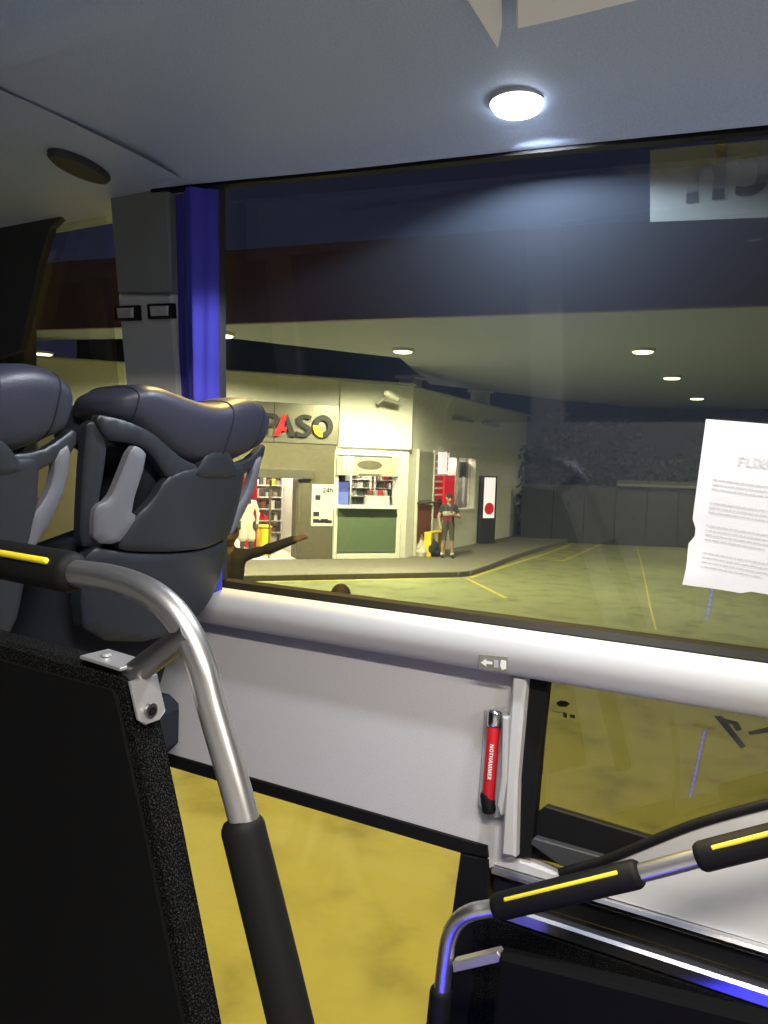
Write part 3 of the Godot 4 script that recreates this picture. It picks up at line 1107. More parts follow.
func side_things(swin: Rect2) -> void:
	var tr := Transform3D(Basis(Vector3.UP, deg_to_rad(91.3)), corner)
	var turn := deg_to_rad(91.3)
	# notice boards in a frame by the corner
	var a := srect(416, 449, 441, 533)
	var y0 := 0.75
	var b := thing("notice_board", "tall framed notice board of faded posters beside the lit side window", "notice board", tr * Vector3(a.position.x, 0.131, 0.02), "", turn)
	var w := a.size.x
	var h := a.end.y - 0.131
	for x in [0.0, w * 0.55, w - 0.05]:
		lbox(b, "post", M["booth white"], Rect2(x, 0.0, 0.06, h), 0.0, 0.08, 0.008)
	lbox(b, "rail", M["facade brown"], Rect2(-0.05, h * 0.49, w + 0.1, 0.05), 0.082, 0.11, 0.005)
	lbox(b, "poster", M["booth grey"], Rect2(0.07, h * 0.52, w * 0.55 - 0.09, h * 0.46), 0.02, 0.05, 0.004)
	lbox(b, "poster", M["shop red"], Rect2(w * 0.55 + 0.07, h * 0.52, w * 0.45 - 0.14, h * 0.44), 0.02, 0.05, 0.004)
	for k in 6:
		lbox(b, "poster_print", M["white print"], Rect2(w * 0.55 + 0.10, h * (0.56 + 0.065 * k), w * 0.45 - 0.2, 0.05), 0.051, 0.055)
	lbox(b, "poster", M["brown goods"], Rect2(0.07, h * 0.12, w * 0.55 - 0.09, h * 0.35), 0.02, 0.05, 0.004)
	lbox(b, "poster", M["brown goods"], Rect2(w * 0.55 + 0.07, h * 0.34, w * 0.45 - 0.14, h * 0.13), 0.02, 0.05, 0.004)
	# projecting lit sign
	var sg := srect(437, 452, 443, 474)
	var s := thing("projecting_sign", "narrow lit white sign projecting above a red lit sign on the side wall", "sign", tr * Vector3(sg.get_center().x, 0, 0.0), "", turn)
	lbox(s, "casing", M["totem black"], Rect2(-0.09, sg.position.y - 1.2, 0.18, sg.size.y + 1.2), 0.002, 0.06, 0.01)
	lbox(s, "light_face", M["sign light white"], Rect2(-0.30, sg.position.y, 0.60, sg.size.y), 0.062, 0.16, 0.01)
	var rd := srect(441, 475, 448, 504)
	lbox(s, "red_light_face", M["sign light red"], Rect2(-0.12, rd.position.y, 0.75, rd.size.y), 0.165, 0.23, 0.01)
	for k in 4:
		letters(["8", "8", "8", "8"][k], 0.12, 0.004, M["shop red"], s, "sign_print", Vector3(0.18, sg.position.y + 0.15 + k * sg.size.y * 0.24, 0.163))
	# yellow stand with the bags beside it
	var f := at_y(410, 556.5, 0.131)
	var y := thing("yellow_stand", "yellow metal stand against the wall under the notice board", "stand", f + Vector3(0.35, 0, -0.4), "", turn)
	for x in [-0.1, 0.85]:
		lbox(y, "leg", M["shop yellow"], Rect2(x, 0.0, 0.12 if x < 0 else 0.05, 0.62), -0.1, 0.12, 0.01)
	lbox(y, "top_bar", M["shop yellow"], Rect2(-0.1, 0.622, 1.0, 0.05), -0.1, 0.12, 0.008)
	var g := at_y(433, 556.5, 0.131)
	var st := mb()
	sphere(st, Vector3(0, 0.22, 0), Vector3(0.2, 0.23, 0.15))
	sphere(st, Vector3(0.05, 0.12, 0.1), Vector3(0.15, 0.12, 0.1))
	var bp := thing("backpack", "black backpack standing on the pavement beside the man", "backpack", g, "", turn)
	build(st, "body", M["backpack"], bp)
	st = mb()
	tube(st, catmull([Vector3(-0.05, 0.42, 0), Vector3(0, 0.5, 0), Vector3(0.05, 0.42, 0)], 4), 0.012, -1.0, 8)
	build(st, "handle", M["backpack"], bp)
	g = at_y(421, 556.0, 0.131)
	var bg := thing("carrier_bag", "pale slumped carrier bag next to the black backpack", "bag", g, "", turn)
	st = mb()
	st.set_smooth_group(0)
	var rings := [[0.02, 0.0], [0.24, 0.01], [0.26, 0.12], [0.2, 0.25], [0.12, 0.36], [0.06, 0.46], [0.09, 0.5]]
	for i in rings.size() - 1:
		for k in 14:
			var q := []
			for e in [[0, 0], [0, 1], [1, 1], [1, 0]]:
				var ring: Array = rings[i + e[0]]
				var an: float = TAU * ((k + e[1]) % 14) / 14.0
				var wob := 1.0 + 0.14 * sin(an * 3.0 + i * 1.3)
				q.append(Vector3(cos(an) * ring[0] * wob, ring[1], sin(an) * ring[0] * 0.7 * wob))
			quad(st, q[0], q[1], q[2], q[3])
	build(st, "body", M["bag"], bg)
	st = mb()
	tube(st, catmull([Vector3(-0.06, 0.48, 0), Vector3(0, 0.6, 0), Vector3(0.06, 0.48, 0)], 4), 0.01, -1.0, 6)
	build(st, "handle", M["bag"], bg)
	# totem
	var tb := at_y(484, 543, 0.131)
	var tt := thing("totem_sign", "black free-standing totem with a lit white face and red disc", "totem", tb, "", deg_to_rad(60.0))
	var th := 2.22
	lbox(tt, "body", M["totem black"], Rect2(-0.33, 0.0, 0.66, th), -0.16, 0.16, 0.015)
	lbox(tt, "light_face", M["sign light white"], Rect2(-0.22, th * 0.38, 0.46, th * 0.60), 0.161, 0.17, 0.003)
	var disc := []
	for k in 20:
		disc.append(Vector2(0.02, th * 0.52) + Vector2.from_angle(TAU * k / 20) * 0.2)
	poly2(tt, "red_light_disc", M["sign light red"], disc, 0.176, 0.005)

func back_of_yard() -> void:
	# weathered retaining wall behind the yard, built of concrete panels
	var a := at_y(520, 541, 0.0)
	var b := at_y(900, 556, 0.0)
	var w := thing("yard_wall", "weathered concrete panel wall closing the back of the yard", "wall", a)
	var d := b - a
	var n := 12
	var turn := atan2(-d.z, d.x)
	var seg := d.length() / n
	for i in n:
		var st := mb()
		box(st, Vector3(i * seg + 0.01, 0, -0.15), Vector3((i + 1) * seg - 0.01, 2.35 - (0.25 if i < 3 else 0.0), rng.randf_range(-0.01, 0.01)), Transform3D(Basis(Vector3.UP, turn), Vector3.ZERO), 0.015)
		build(st, "wall_panel", M["back wall"], w)
	var st2 := mb()
	box(st2, Vector3(3.0 * seg, 2.12, 0.02), Vector3(d.length(), 2.22, 0.12), Transform3D(Basis(Vector3.UP, turn), Vector3.ZERO), 0.02)
	build(st2, "coping", M["pavement"], w)
	# dark evergreen hedge standing above it
	var h := thing("hedge", "dark evergreen hedge rising behind the yard wall", "hedge", a + Vector3(0, 0, -1.2))
	st2 = mb()
	for i in 5200:
		var u := rng.randf() * (d.length() + 14.0) - 7.0
		var y := rng.randf_range(0.5, 4.2 + 0.7 * sin(u * 0.9) + 0.4 * sin(u * 2.3))
		var z := rng.randf_range(-0.6, 0.5) - absf(y - 2.0) * 0.1
		var c := d.normalized() * u + Vector3(0, y, z)
		var r := rng.randf_range(0.10, 0.24)
		var e1 := Vector3(rng.randf_range(-1, 1), rng.randf_range(-1, 1), rng.randf_range(-1, 1)).normalized() * r
		var e2 := Vector3(rng.randf_range(-1, 1), rng.randf_range(-1, 1), rng.randf_range(-1, 1)).normalized() * r * 0.6
		quad(st2, c - e1, c + e2, c + e1, c - e2)
	var leaves := build(st2, "foliage", M["hedge"], h)
	leaves.set_meta("kind", "stuff")
	for i in 9:
		var u := (i + 0.5) * d.length() / 9.0
		st2 = mb()
		tube(st2, [d.normalized() * u + Vector3(0, 0, -0.1), d.normalized() * u + Vector3(0.1, 2.0, -0.1), d.normalized() * u + Vector3(0.0, 2.6, -0.15)], 0.07, 0.03, 7)
		build(st2, "stem", M["hedge"], h)
	# a dark block beyond closes the yard to the left of the hedge
	var c2 := at_y(300, 520, 0.0)
	var o := thing("dark_building", "unlit building beyond the shop roof", "building", Vector3(-34, 0, -52))
	st2 = mb()
	box(st2, Vector3(-30, 0, -6), Vector3(75, 16.0, 0))
	build(st2, "wall", M["back wall"], o)
	st2 = mb()
	box(st2, Vector3(-30.5, 16.002, -6.5), Vector3(75.5, 16.4, 0.5))
	build(st2, "roof", M["hedge"], o)

# ------------------------------------------------------------------ coach
var coach: Node3D
const FLOOR := 1.5

func coach_shell() -> void:
	coach = thing("coach", "coach interior with grey side wall, tinted windows and luggage rack over the stairwell", "coach")
	var st := mb()
	# floor with the stairwell left open along the side wall
	box(st, Vector3(-4.5, FLOOR - 0.12, -0.66), Vector3(3.2, FLOOR, 1.1))
	box(st, Vector3(-4.5, FLOOR - 0.12, -1.5), Vector3(-1.5, FLOOR - 0.001, -0.662))
	box(st, Vector3(0.3, FLOOR - 0.12, -1.5), Vector3(3.2, FLOOR - 0.001, -0.662))
	build(st, "floor", M["floor grey"], coach)
	for i in 4:
		st = mb()
		box(st, Vector3(-0.65 + i * 0.24, 0.3 + i * 0.28, -1.22), Vector3(-0.412 + i * 0.24, 0.55 + i * 0.28, -0.664), Transform3D.IDENTITY, 0.01)
		build(st, "stair_step", M["carpet"], coach)
	st = mb()
	box(st, Vector3(-1.5, 0.2, -1.22), Vector3(-0.655, 0.33, -0.664))
	build(st, "stair_floor", M["carpet"], coach)
	st = mb()
	box(st, Vector3(-1.5, 0.33, -0.67), Vector3(1.6, FLOOR - 0.125, -0.663))
	build(st, "stairwell_lining", M["panel black"], coach)
	st = mb()
	box(st, Vector3(-4.5, 3.72, -1.5), Vector3(3.2, 3.8, 1.1))
	build(st, "ceiling", M["rack"], coach)
	# the wall on the camera's side, with its own dark windows
	st = mb()
	box(st, Vector3(-4.5, FLOOR, 1.05), Vector3(3.2, 2.28, 1.1))
	box(st, Vector3(-4.5, 3.25, 1.05), Vector3(3.2, 3.72, 1.1))
	for x in [-4.5, -2.9, -1.3, 0.5, 2.0, 3.0]:
		box(st, Vector3(x, 2.28, 1.05), Vector3(x + 0.16, 3.25, 1.1))
	build(st, "opposite_wall", M["wall grey"], coach)
	st = mb()
	box(st, Vector3(-4.4, 2.26, 1.09), Vector3(3.1, 3.27, 1.095))
	build(st, "opposite_window", M["window glass"], coach)
	st = mb()
	box(st, Vector3(-4.6, FLOOR, -1.5), Vector3(-4.5, 3.72, 1.1))
	box(st, Vector3(3.2, FLOOR, -1.5), Vector3(3.3, 3.72, 1.1))
	build(st, "end_wall", M["dark trim"], coach)
	# overhead rack on the camera's side
	st = mb()
	sweep_x(st, [Vector2(1.05, 3.25), Vector2(0.7, 3.22), Vector2(0.55, 3.3), Vector2(0.5, 3.5), Vector2(0.55, 3.72)], -4.5, 3.2)
	build(st, "opposite_rack", M["rack"], coach)
	# body side below the floor, outside
	st = mb()
	box(st, Vector3(-4.5, 0.35, -1.5), Vector3(-1.52, FLOOR - 0.002, -1.46))
	box(st, Vector3(0.3, 0.35, -1.5), Vector3(3.2, FLOOR - 0.002, -1.46))
	build(st, "body_side", M["white trim"], coach)

func px_slab(called: String, m: Material, px: Array, pl: Plane, thick: float, parent: Node, bevel := 0.004) -> MeshInstance3D:
	var f := []
	for p in px:
		f.append(onp(p[0], p[1], pl))
	var st := mb()
	slab(st, f, -pl.normal * thick, bevel)
	return build(st, called, m, parent)

func coach_wall() -> void:
	var g := glass_plane()
	# sill height and window head follow the photograph
	var sill := onp(495, 626, glass_plane(0.03)).y
	var sill2 := onp(495, 672, low_plane(0.045)).y
	# main pane and the one ahead of the pillar
	var xa := onp(216, 400, g).x
	for e in [["window_pane", xa - 0.03, 3.1], ["front_window_pane", -2.0, xa - 0.32]]:
		var st := mb()
		var p := [on_plane_xy(e[1], sill - 0.06, g), on_plane_xy(e[2], sill - 0.06, g), on_plane_xy(e[2], 3.5, g), on_plane_xy(e[1], 3.5, g)]
		quad(st, p[0], p[1], p[2], p[3])
		var pane := build(st, e[0], M["window glass"], coach)
		# double glazing: the outer sheet
		st = mb()
		for k in 4:
			p[k] -= g.normal * 0.022
		quad(st, p[0], p[1], p[2], p[3])
		build(st, "outer_sheet", M["window glass"], pane)
	# black rubber along the sill
	var st := mb()
	var q := on_plane_xy(0, sill + 0.008, glass_plane())
	sweep_x(st, [Vector2(q.z - 0.01, sill + 0.018), Vector2(q.z + 0.02, sill + 0.016), Vector2(q.z + 0.032, sill + 0.004), Vector2(q.z + 0.032, sill - 0.02)], -2.3, 3.1, false)
	build(st, "window_gasket", M["rubber"], coach)
	# rounded ledge
	st = mb()
	var z := -1.45
	sweep_x(st, catmull([Vector2(z + 0.012, sill + 0.002), Vector2(z + 0.04, sill + 0.001), Vector2(z + 0.062, sill - 0.008), Vector2(z + 0.074, sill - 0.03), Vector2(z + 0.074, sill - 0.055), Vector2(z + 0.062, sill2 + 0.006), Vector2(z + 0.045, sill2), Vector2(z + 0.01, sill2 + 0.001)], 4), -4.5, 3.1)
	build(st, "window_ledge", M["trim grey"], coach)
	# grey panel below, its lower edge on the door frame
	var lp := low_plane(0.02)
	var x_end := onp(524, 700, lp).x
	var pl_a := onp(172, 757, lp)
	var pl_b := onp(487, 848, lp)
	st = mb()
	slab(st, [Vector3(-4.5, sill2 + 0.005, on_plane_xy(0, sill2 + 0.005, lp).z), on_plane_xy(x_end, sill2 + 0.005, lp), onp(514, 868, lp), onp(488, 868, lp), pl_b, pl_a, on_plane_xy(-4.5, pl_a.y, lp)], -lp.normal * 0.02, 0.0)
	build(st, "wall_panel", M["wall grey"], coach)
	# door: black frame round a clear pane
	var dp := low_plane(0.012)
	var door := Node3D.new()
	door.name = "door"
	coach.add_child(door)
	var top_l := onp(120, 744, dp)
	px_slab("frame_top", M["rubber"], [[120, 740], [487, 846], [488, 858], [459, 853], [120, 752.5]], low_plane(0.026), 0.05, door, 0.003)
	px_slab("frame_post", M["rubber"], [[460, 853.5], [488, 860], [489, 880], [465, 1040], [434, 1040]], low_plane(0.026), 0.05, door, 0.003)
	st = mb()
	var da := onp(60, 730, low_plane(-0.005))
	var dbt := on_plane_xy(-0.6, da.y, low_plane(-0.005))
	quad(st, on_plane_xy(-1.9, 2.0, low_plane(-0.005)), on_plane_xy(-0.52, 2.0, low_plane(-0.005)), on_plane_xy(-0.52, 0.5, low_plane(-0.005)), on_plane_xy(-1.9, 0.5, low_plane(-0.005)))
	build(st, "pane", M["door glass"], door)
	# upright trim bar beside the hammer
	px_slab("trim_bar", M["trim grey"], [[512, 676], [526, 678], [524, 700], [517, 780], [515, 858], [501, 855], [505, 780], [510, 700]], low_plane(0.05), 0.035, coach, 0.006)
	# lower window: black surround, dark pane
	px_slab("lower_window_surround", M["rubber"], [[527, 672], [548, 676], [541, 740], [534, 818], [530, 858], [515, 858], [518, 780]], low_plane(0.024), 0.03, coach, 0.003)
	var gp := low_plane(-0.01)
	st = mb()
	quad(st, on_plane_xy(onp(530, 760, gp).x, sill2 + 0.02, gp), on_plane_xy(1.5, sill2 + 0.02, gp), on_plane_xy(1.5, 1.6, gp), on_plane_xy(onp(530, 760, gp).x, 1.6, gp))
	var low_pane := build(st, "lower_window_pane", M["dark window glass"], coach)
	st = mb()
	var gq := low_plane(-0.03)
	quad(st, on_plane_xy(onp(530, 760, gp).x, sill2 + 0.02, gq), on_plane_xy(1.5, sill2 + 0.02, gq), on_plane_xy(1.5, 1.6, gq), on_plane_xy(onp(530, 760, gp).x, 1.6, gq))
	build(st, "outer_sheet", M["dark window glass"], low_pane)
	# black inner sill of that window
	px_slab("lower_window_sill", M["rubber"], [[534, 815], [545, 806], [650, 838], [640, 860], [600, 874], [530, 858]], low_plane(0.0), 0.02, coach, 0.003)
	px_slab("lower_window_rail", M["dark trim"], [[527, 842], [534, 838], [618, 862], [600, 873], [560, 866]], low_plane(0.022), 0.02, coach, 0.003)
	# curved rubber edge and the pale fairing below it
	var curve := [[560, 873], [600, 862], [640, 846], [690, 826], [740, 811], [800, 797], [900, 782]]
	var edge := []
	for p in curve:
		edge.append(onp(p[0], p[1], low_plane(0.026)))
	st = mb()
	tube(st, catmull(edge, 5), 0.0085, -1.0, 10)
	build(st, "fairing_gasket", M["rubber"], coach)
	var f := []
	for p in catmull(edge, 4):
		f.append(p + Vector3(0, -0.004, 0))
	var lo_y := onp(512, 872, low_plane(0.03)).y
	f.append(on_plane_xy(f[f.size() - 1].x, lo_y, low_plane(0.02)))
	f.append(on_plane_xy(onp(494, 866, low_plane(0.02)).x, lo_y, low_plane(0.02)))
	f.append(onp(494, 862, low_plane(0.02)))
	f.append(onp(520, 859, low_plane(0.02)))
	st = mb()
	slab(st, f, -low_plane(0.0).normal * 0.03, 0.004)
	build(st, "fairing", M["white trim"], coach)
	# chrome edge strips and the dark channel between them
	var xs := onp(490, 870, low_plane(0.03)).x
	for e in [[lo_y, 0.016, 0.036, "chrome", "edge_strip"], [lo_y - 0.018, 0.040, 0.02, "rubber", "strip_channel"], [lo_y - 0.060, 0.030, 0.042, "satin strip", "edge_strip"]]:
		st = mb()
		var pz := on_plane_xy(0, e[0], low_plane(e[2])).z
		box(st, Vector3(xs, e[0] - e[1], pz - 0.04), Vector3(1.5, e[0], pz), Transform3D.IDENTITY, 0.005)
		build(st, e[4], M[e[3]], coach)
	st = mb()
	var cz := on_plane_xy(0, lo_y - 0.1, low_plane(0.02)).z
	box(st, Vector3(xs - 0.02, 0.9, cz - 0.04), Vector3(1.5, lo_y - 0.091, cz + 0.02))
	build(st, "lower_lining", M["carpet"], coach)
	# grey pillar with its lighter lower half, coat hooks
	var pp := glass_plane(0.06)
	px_slab("pillar_head", M["pillar grey"], [[108, 180], [167, 180], [171, 293], [117, 293]], glass_plane(0.063), 0.06, coach, 0.006)
	px_slab("pillar", M["white trim"], [[117, 294], [171, 294], [178, 380], [192, 620], [150, 620], [124, 380]], pp, 0.06, coach, 0.008)
	px_slab("pillar_flank", M["dark trim"], [[167, 180], [219, 180], [222, 620], [186, 620], [172, 293]], glass_plane(0.02), 0.02, coach, 0.002)
	for e in [[115, 313, 21], [148, 311, 23]]:
		hook(e[0], e[1], e[2])
	# dark wall ahead of the front window
	st = mb()
	box(st, Vector3(-4.5, sill2, -1.47), Vector3(-1.98, 3.6, -1.43))
	build(st, "front_wall", M["dark trim"], coach)
	px_slab("front_window_corner", M["dark trim"], [[-60, 175], [112, 192], [70, 208], [50, 228], [40, 262], [20, 350], [-60, 380]], glass_plane(0.03), 0.02, coach, 0.003)

func hook(px: float, py: float, w: float) -> void:
	var pl := glass_plane(0.075)
	var o := Node3D.new()
	o.name = "coat_hook"
	coach.add_child(o, true)
	px_slab("surround", M["rubber"], [[px - 2, py - 7], [px + w, py - 8], [px + w + 1, py + 7], [px - 1, py + 8]], pl, 0.015, o, 0.004)
	px_slab("button", M["trim grey"], [[px + 1, py - 5], [px + w - 4, py - 5.5], [px + w - 4, py + 4.5], [px + 2, py + 5]], glass_plane(0.08), 0.01, o, 0.003)
	px_slab("arrow_print", M["grey print"], [[px + 6, py], [px + 10, py - 2.5], [px + 14, py], [px + 10, py + 2]], glass_plane(0.0815), 0.001, o, 0.0)

const RACK_ROWS := [[0.0, 0.0], [0.012, 0.002], [0.03, 0.02], [0.10, 0.035], [0.35, 0.03], [0.62, 0.03]]
var rack_edge := []

func under_rack(o: Vector3, row: Array) -> Vector3:
	var flat := clampf(row[0] / 0.3, 0.0, 1.0)
	return Vector3(o.x, lerpf(o.y + row[1], 3.205, flat * 0.7), o.z + row[0])

func rack_height(x: float, z: float) -> float:
	var o: Vector3 = rack_edge[0]
	for e in rack_edge:
		if absf(e.x - x) < absf(o.x - x):
			o = e
	for j in RACK_ROWS.size() - 1:
		var a := under_rack(o, RACK_ROWS[j])
		var b := under_rack(o, RACK_ROWS[j + 1])
		if z >= a.z and z <= b.z:
			return lerpf(a.y, b.y, (z - a.z) / (b.z - a.z))
	return 3.2

func luggage_rack() -> void:
	var rack := Node3D.new()
	rack.name = "luggage_rack"
	coach.add_child(rack)
	# underside: outer edge follows the window head, rising slightly towards the aisle
	var outer := []
	for p in [[150, 189], [215, 182], [330, 171], [450, 158], [600, 142], [768, 125], [980, 103]]:
		outer.append(onp(p[0], p[1], glass_plane(0.07)))
	outer = catmull(outer, 4)
	var st := mb()
	st.set_smooth_group(0)
	rack_edge = outer
	var rows := RACK_ROWS
	for i in outer.size() - 1:
		for j in rows.size() - 1:
			var q := []
			for e in [[i, j], [i + 1, j], [i + 1, j + 1], [i, j + 1]]:
				q.append(under_rack(outer[e[0]], rows[e[1]]))
			quad(st, q[0], q[1], q[2], q[3])
	st.set_smooth_group(-1)
	build(st, "underside", M["rack"], rack)
	# strip hanging at the window head
	st = mb()
	for i in outer.size() - 1:
		var a: Vector3 = outer[i]
		var b: Vector3 = outer[i + 1]
		slab(st, [a + Vector3(0, -0.006, -0.002), b + Vector3(0, -0.006, -0.002), b + Vector3(0, 0.4, -0.002), a + Vector3(0, 0.4, -0.002)], Vector3(0, 0, -0.02))
	build(st, "window_head", M["rubber"], rack)
	# front of the rack up to the ceiling
	st = mb()
	sweep_x(st, [Vector2(-0.78, 3.19), Vector2(-0.70, 3.188), Vector2(-0.66, 3.25), Vector2(-0.66, 3.42), Vector2(-0.72, 3.72)], -1.22, 3.1)
	build(st, "rack_front", M["rack"], rack)
	# next module ahead: darker, with an oval speaker grille
	st = mb()
	st.set_smooth_group(0)
	var prof := [Vector2(-1.38, 3.18), Vector2(-1.33, 3.19), Vector2(-1.2, 3.203), Vector2(-0.9, 3.206), Vector2(-0.7, 3.195), Vector2(-0.64, 3.24), Vector2(-0.64, 3.45), Vector2(-0.72, 3.72)]
	sweep_x(st, catmull(prof, 4), -4.5, -1.225)
	build(st, "front_module", M["rack"], rack)
	var c := at_y(80, 171, 3.192)
	st = mb()
	var pts := []
	for k in 28:
		var a := TAU * k / 28
		pts.append(c + Vector3(cos(a) * 0.04, 0, sin(a) * 0.085).rotated(Vector3.UP, 0.2))
	slab(st, pts, Vector3(0, 0.02, 0), 0.006)
	build(st, "speaker_grille", M["dark trim"], rack)
	# pale service panel and flap at the inner edge
	for e in [[[[516, 30], [560, 21], [650, -1], [700, -14], [700, -60], [516, -60]], "service_panel"], [[[462, -4], [498, 50], [502, 30], [500, -40], [455, -40]], "flap"]]:
		var f := []
		for p in e[0]:
			f.append(at_y(p[0], p[1], 3.165))
		st = mb()
		slab(st, f, Vector3(0, 0.018, 0), 0.004)
		build(st, e[1], M["rack panel"], rack)

func interior_lamps() -> void:
	var c := at_y(517, 105, 3.16)
	for k in 20:
		c = at_y(517, 105, rack_height(c.x, c.z) - 0.004)
	var t := thing("ceiling_spotlight", "bright round white spotlight set in the underside of the luggage rack", "spotlight", c)
	var st := mb()
	tube(st, [Vector3(0, 0.03, 0), Vector3(0, 0.001, 0)], 0.046, 0.044, 28)
	build(st, "bezel", M["white trim"], t)
	st = mb()
	tube(st, [Vector3(0, 0.0005, 0), Vector3(0, -0.008, 0)], 0.042, 0.036, 28)
	build(st, "light_lens", M["lamp white"], t)
	var l := SpotLight3D.new()
	l.name = "light"
	l.light_color = Color(0.93, 0.96, 1.0)
	l.light_energy = 1.35
	l.light_size = 0.035
	l.spot_range = 12.0
	l.spot_angle = 77.5
	l.spot_angle_attenuation = 0.12
	l.shadow_enabled = true
	l.rotation.x = -PI / 2
	l.position.y = -0.02
	t.add_child(l)
	# lit strips over the aisle, behind the camera
	for e in [[Vector3(0.35, 3.70, 0.1), 0.9, "white strip light on the ceiling over the aisle behind the stairwell"], [Vector3(2.2, 3.70, 0.1), 0.9, "white strip light on the ceiling near the coach's back wall"]]:
		var s := thing("aisle_light", e[2], "strip light", e[0], "strip lights over the aisle")
		st = mb()
		box(st, Vector3(-e[1] * 0.5, 0, -0.06), Vector3(e[1] * 0.5, 0.018, 0.06), Transform3D.IDENTITY, 0.004)
		build(st, "housing", M["white trim"], s)
		st = mb()
		box(st, Vector3(-e[1] * 0.48, -0.012, -0.05), Vector3(e[1] * 0.48, -0.001, 0.05), Transform3D.IDENTITY, 0.003)
		build(st, "light_diffuser", M["aisle light white"], s)
		var a := AreaLight3D.new()
		a.name = "light"
		a.light_color = Color(1.0, 0.955, 0.89)
		a.light_energy = 6.6
		a.area_size = Vector2(e[1], 0.1)
		a.shadow_enabled = true
		a.rotation.x = -PI / 2
		a.position.y = -0.02
		s.add_child(a)
	# low post with a blue dotted marker strip by the aisle: seen mirrored in the lower window
	var zs := -0.34
	var b := thing("led_strip", "short blue dotted marker strip beside the white post by the aisle", "light strip", mirrored(690, 797, low_plane(-0.01), zs))
	st = mb()
	var p0 := Vector3.ZERO
	var p1 := mirrored(705, 730, low_plane(-0.01), zs) - b.position
	tube(st, [p0 + Vector3(0, 0, 0.006), p1 + Vector3(0, 0, 0.006)], 0.007, -1.0, 8)
	build(st, "channel", M["dark trim"], b)
	for k in 13:
		st = mb()
		sphere(st, p0.lerp(p1, (k + 0.5) / 13.0) + Vector3(0.0, 0.0, -0.003), Vector3.ONE * 0.0048, 8, 6)
		build(st, "led", M["blue led"], b)
	st = mb()
	box(st, p1 + Vector3(-0.03, 0.008, -0.075), p1 + Vector3(0.03, 0.014, 0.02), Transform3D.IDENTITY, 0.002)
	build(st, "hood", M["dark trim"], b)
	var foot := mirrored(678, 801, low_plane(-0.01), zs)
	var post := thing("step_post", "slim white post standing on a foot bar by the aisle step", "post", foot)
	st = mb()
	tube(st, catmull([Vector3.ZERO, mirrored(677, 745, low_plane(-0.01), zs) - foot, mirrored(672, 712, low_plane(-0.01), zs) - foot, mirrored(671, 690, low_plane(-0.01), zs) - foot], 5), 0.013, -1.0, 14)
	build(st, "shaft", M["white trim"], post)
	st = mb()
	tube(st, [mirrored(668, 808, low_plane(-0.01), zs) - foot, mirrored(712, 797, low_plane(-0.01), zs) - foot], 0.008, -1.0, 10)
	build(st, "foot_bar", M["white trim"], post)
	var long_strip := thing("led_strip", "long blue marker strip along the stairwell side under the aisle floor", "light strip", Vector3(0.1, 1.30, -0.672), "", 0.0)
	st = mb()
	box(st, Vector3(-0.7, -0.015, -0.010), Vector3(1.4, 0.015, 0.0), Transform3D.IDENTITY, 0.003)
	build(st, "channel", M["dark trim"], long_strip)
	st = mb()
	box(st, Vector3(-0.69, -0.008, -0.016), Vector3(1.39, 0.008, -0.011))
	build(st, "light_diffuser", M["blue led"], long_strip)
	var al := AreaLight3D.new()
	al.name = "light"
	al.light_color = Color(0.25, 0.25, 1.0)
	al.light_energy = 0.7
	al.area_size = Vector2(2.0, 0.016)
	al.shadow_enabled = true
	al.position = Vector3(0.35, 0.0, -0.02)
	long_strip.add_child(al)
	var o := AreaLight3D.new()
	o.name = "light"
	o.light_color = Color(0.2, 0.2, 1.0)
	o.light_energy = 0.0015
	o.area_size = Vector2(0.004, p1.length())
	o.shadow_enabled = true
	o.position = p1 * 0.5 + Vector3(0, 0, -0.01)
	o.rotation.z = -atan2(p1.x, p1.y)
	b.add_child(o)

func curtain() -> void:
	# gathered blue curtain tied against the pillar: pleats in plan, drawn down the window edge
	var t := thing("window_curtain", "deep blue gathered curtain hanging at the window's edge beside the grey pillar", "curtain")
	var top := onp(196, 187, glass_plane(0.08)).y
	var pl := glass_plane(0.05)
	var a := onp(173, 200, pl)
	var b := onp(219, 200, pl)
	var bottom := onp(215, 604, pl).y
	var st := mb()
	st.set_smooth_group(0)
	var rows := 24
	var cols := 40
	var grid := []
	for i in rows + 1:
		var v := float(i) / rows
		var y := lerpf(top, bottom, v)
		var row := []
		for j in cols + 1:
			var u := float(j) / cols
			var xl := lerpf(onp(174, 200, pl).x, onp(186, 600, pl).x, v)
			var xr := lerpf(onp(218, 200, pl).x, onp(221, 600, pl).x, v)
			var x := lerpf(xl, xr, u)
			var fold := 0.003 * sin(u * 14.0 + v * 1.5) + 0.0015 * sin(u * 37.0 + v * 4.0)
			var ridge := 0.045 * (1.0 - absf(u - 0.66) / (0.66 if u < 0.66 else 0.34))
			var p := on_plane_xy(x, y, glass_plane(0.045 + fold + ridge))
			row.append(p)
		grid.append(row)
	for i in rows:
		for j in cols:
			quad(st, grid[i][j], grid[i][j + 1], grid[i + 1][j + 1], grid[i + 1][j])
	build(st, "cloth", M["curtain"], t)

# ------------------------------------------------------------------ seats
func seat_plane() -> Plane:
	# back of the seat: upper end nearer the camera than its lower end
	var n := Vector3(1, -0.34, 0).normalized()
	return Plane(n, n.dot(Vector3(-1.03, 2.70, -1.1)))

var seat_origin := Vector3(-1.03, 2.70, -1.15)
func seat_uv(px: float, py: float) -> Vector2:
	var n := seat_plane().normal
	var v := Vector3(n.y, -n.x, 0) * -1.0
	var p := onp(px, py, seat_plane()) - seat_origin
	return Vector2(-p.z, p.dot(v))

